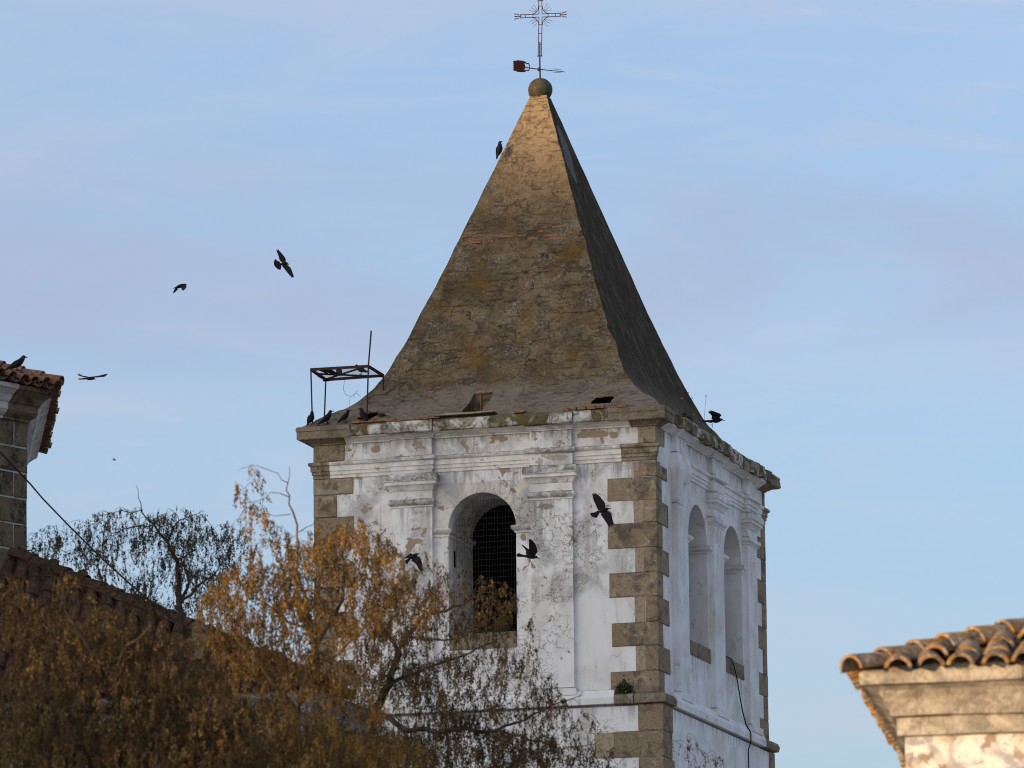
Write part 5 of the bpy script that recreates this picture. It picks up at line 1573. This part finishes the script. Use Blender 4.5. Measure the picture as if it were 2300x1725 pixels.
flying('jackdaw soaring in the open sky with spread wings and fanned tail', 104, 590, 540, .0603, ((690, 880), (905, 868), (990, 912), 88),
       [(650, 800), (560, 760), (465, 690), (420, 780), (415, 880), (440, 950), (500, 1020), (560, 1070), (620, 1090), (665, 1105), (700, 950)],
       [([(860, 830), (862, 690), (800, 590), (690, 460), (612, 372), (570, 310), (580, 378), (548, 355), (520, 305), (535, 368), (495, 330), (522, 410), (560, 500), (605, 640), (625, 730), (690, 800)], 0.10),
        ([(900, 900), (1030, 1000), (1080, 1100), (1130, 1240), (1185, 1390), (1150, 1340), (1135, 1420), (1110, 1360), (1090, 1405), (1060, 1360), (960, 1250), (840, 1100), (720, 950)], -0.12)])
flying('small jackdaw diving with wings pushed down, left of the soaring one', 118, 370, 610, .0422, ((600, 850), (1060, 700), (1205, 697), 105),
       [(660, 800), (560, 880), (480, 1020), (425, 1165), (520, 1125), (700, 960)],
       [([(760, 740), (640, 780), (520, 845), (375, 908), (560, 890), (700, 850)], 0.20),
        ([(1060, 690), (860, 800), (890, 900), (915, 1035), (955, 965), (985, 1040), (1010, 985), (1050, 985), (1090, 900), (1130, 900), (1172, 750)], -0.20)])
flying('jackdaw gliding edge-on with long level wings beside the octagonal lantern', 92, 160, 810, .0452, ((700, 880), (1110, 900), (1238, 945), 84),
       [(760, 840), (640, 850), (530, 880), (350, 885), (338, 920), (420, 955), (560, 945), (760, 930)],
       [([(860, 790), (700, 768), (540, 738), (440, 700), (315, 645), (330, 705), (380, 752), (500, 792), (700, 830)], 0.16),
        ([(960, 800), (1150, 780), (1400, 740), (1600, 690), (1680, 668), (1832, 648), (1720, 762), (1620, 812), (1400, 824), (1180, 850), (1000, 860)], -0.16)], extra=(((520, 710), (490, 625)), ((440, 690), (395, 615))))
flying('black jackdaw banking with spread wings in front of the near corner quoins', 100, 1300, 1090, .0663, ((690, 905), (960, 800), (1112, 776), 80),
       [(670, 840), (560, 910), (385, 938), (395, 1000), (440, 1060), (520, 1090), (600, 1112), (700, 960)],
       [([(920, 790), (905, 740), (885, 600), (850, 540), (700, 360), (610, 300), (530, 228), (565, 300), (535, 290), (470, 232), (505, 310), (440, 270), (465, 350), (505, 520), (570, 650), (660, 850)], 0.10),
        ([(980, 860), (1090, 940), (1130, 1090), (1165, 1240), (1217, 1310), (1165, 1305), (1170, 1390), (1130, 1330), (1100, 1405), (1075, 1340), (1050, 1418), (1000, 1380), (940, 1280), (860, 1160), (730, 970)], -0.12)])
flying('black jackdaw with both wings raised, passing the right jamb of the front window', 101, 1140, 1190, .0543, ((720, 1085), (1170, 1130), (1360, 1232), 92),
       [(800, 1040), (640, 1030), (450, 958), (390, 1000), (368, 1095), (440, 1122), (640, 1120), (800, 1150)],
       [([(1140, 1060), (1250, 915), (1222, 770), (1170, 620), (1120, 540), (1040, 450), (970, 388), (880, 388), (885, 500), (885, 680), (885, 800), (900, 950), (960, 1080)], -0.16),
        ([(960, 1050), (920, 830), (760, 722), (610, 603), (578, 613), (730, 810), (770, 880), (755, 950), (790, 1060)], 0.18)])
flying('brown-lit jackdaw with drooping wing, half hidden by golden twigs before the left pilaster', 98, 890, 1220, .0422, ((700, 815), (1090, 600), (1285, 540), 112),
       [(700, 790), (540, 880), (338, 990), (430, 1030), (600, 1125), (650, 1000), (760, 900)],
       [([(900, 640), (790, 520), (740, 550), (560, 680), (380, 820), (180, 970), (400, 835), (560, 800), (720, 820)], 0.14),
        ([(1050, 660), (1240, 740), (1300, 820), (1350, 960), (1390, 1150), (1400, 1350), (1428, 1495), (1300, 1490), (1180, 1340), (1080, 1150), (960, 1030), (810, 940), (830, 820)], -0.14)])
ft = tw(0.27, 3.08, 20.25)
flying('jackdaw lifting off the right cornice with one leg still down', (ft.y), 1550, 890, .0603, ((830, 935), (1140, 872), (1332, 922), 92),
       [(880, 880), (720, 885), (450, 900), (450, 962), (620, 965), (800, 1000)],
       [([(1110, 850), (1110, 790), (1140, 740), (1177, 700), (1100, 640), (900, 560), (735, 518), (765, 562), (680, 548), (705, 580), (663, 600), (740, 650), (815, 740), (790, 830), (860, 900)], -0.12)],
       leg=[(850, 1010), (832, 1130), (800, 1250), (788, 1338)], extra=(((840, 1020), (738, 1092)),))
flying('tiny far-off bird, a dark speck in the sky above the trees', 620, 249, 1024, .0105, ((500, 760), (980, 840), (1160, 880), 170),
       [(560, 700), (260, 720), (260, 860), (560, 860)],
       [([(900, 720), (760, 520), (560, 430), (640, 720)], 0.1), ([(900, 860), (760, 980), (600, 1060), (660, 880)], -0.1)])
def perched(label, pos, yaw, pitch=0.0, turn=0.0, s=1.0):
    st = [(-.195, -.005, .020, .006), (-.13, .03, .027, .010), (-.08, .058, .036, .026), (-.035, .085, .050, .047), (.012, .115, .053, .052), (.046, .150, .045, .042), (.064, .178, .035, .034)]
    hd = [(.064, .178, .035, .034), (.076, .200, .0315, .0315), (.088, .209, .027, .027), (.100, .209, .014, .015)]
    bk_ = [(.100, .208, .012, .012), (.120, .204, .007, .008), (.142, .197, .001, .001)]
    b = MB()
    T_ = Matrix.Translation((.066, 0, .19)) @ Matrix.Rotation(turn, 4, 'Z') @ Matrix.Translation((-.066, 0, -.19))
    def rg(L, M=None):
        r = []
        for i, (x, z, ry, rz) in enumerate(L):
            j, k = max(0, i-1), min(len(L)-1, i+1)
            dx, dz_ = L[k][0]-L[j][0], L[k][1]-L[j][1]; l = math.hypot(dx, dz_); dx, dz_ = dx/l, dz_/l
            ring = [Vector((x - dz_*math.sin(t)*rz, math.cos(t)*ry, z + dx*math.sin(t)*rz)) for t in [2*math.pi*q/14 for q in range(14)]]
            r.append([M @ v for v in ring] if M else ring)
        return r
    b.loft(rg(st), 0); h = rg(hd, T_); b.loft(h[:2], 1); b.loft(h[1:], 0); b.loft(rg(bk_, T_), 2)
    for s_ in (-1, 1):
        w_ = [(-.165, .022, .004, .008), (-.10, .052, .010, .026), (-.03, .095, .014, .042), (.02, .125, .013, .040), (.05, .150, .006, .018)]
        rr = rg(w_)
        off = (.010, .030, .043, .044, .036)
        b.loft([[v+Vector((0, s_*off[i], 0)) for v in q] for i, q in enumerate(rr)], 0)
        b.tube([(-.015, s_*.022, .075), (-.006, s_*.024, .04), (.0, s_*.024, .004)], [.011, .0045, .004], 6, 2)
        for a in (-.45, 0, .45, math.pi): b.tube([(0, s_*.024, .005), (math.cos(a)*.030, s_*.024+math.sin(a)*.03, .003)], .003, 4, 2)
    Mp = Matrix.Rotation(-pitch, 4, 'Y')
    b.v = [(Mp @ v)*s if v.z > 0.03 or v.x < -0.05 else v*s for v in b.v]
    o = b.build('jackdaw', BM_)
    o.location = pos; o.rotation_euler = (0, 0, yaw)
    shade_by_angle(o, 0.9)
    return tag(o, label, 'bird', BG)
def onsp(x, y): return tw(x, y, spire_z(x, y) + 0.012)
perched('jackdaw perched at the outermost left end of the cornice, turned away', onsp(-6.42, -0.09), 1.15, 0.25, 0.4, 1.0)
perched('jackdaw perched second from the left end of the cornice, head raised to the right', onsp(-6.10, -0.12), 0.15, 0.16, -0.2, 1.05)
perched('jackdaw perched on the cornice above the red brick course, head bowed right', onsp(-5.76, -0.10), 0.45, 0.18, -0.7, 0.95)
perched('jackdaw perched before the broken hole at the foot of the tall rusty post', onsp(-5.46, -0.09), 2.3, 0.30, 0.9, 1.0)
pp_ = lambda a, c: tw(*(PB + A.lerp(B_, a).lerp(D_.lerp(C_, a), c) + Vector((0, 0, 0.045))))
perched('jackdaw standing on the left part of the mesh top of the rusty frame', pp_(0.24, 0.97), 1.9, -0.1, 0.5, 0.88)
perched('jackdaw standing mid mesh top of the rusty frame, tail pointing right', pp_(0.62, 0.97), 2.7, -0.1, 0.3, 0.88)
g_ = gz(25.78)
hx_ = SCX-TIP-g_*(HBX-TIP); hy_ = SCY-TIP-g_*(HBY-TIP)
perched('jackdaw clinging to the left edge of the spire, high above the other birds', tw(hx_+0.05, hy_-0.05, 25.84), 0.95, 0.62, -0.7, 1.0)
rp = at(39, 833, 83.0)
perched('jackdaw perched on the tiled roof of the octagonal lantern, facing right', rp, 0.0, -0.05, 0.0, 0.98)
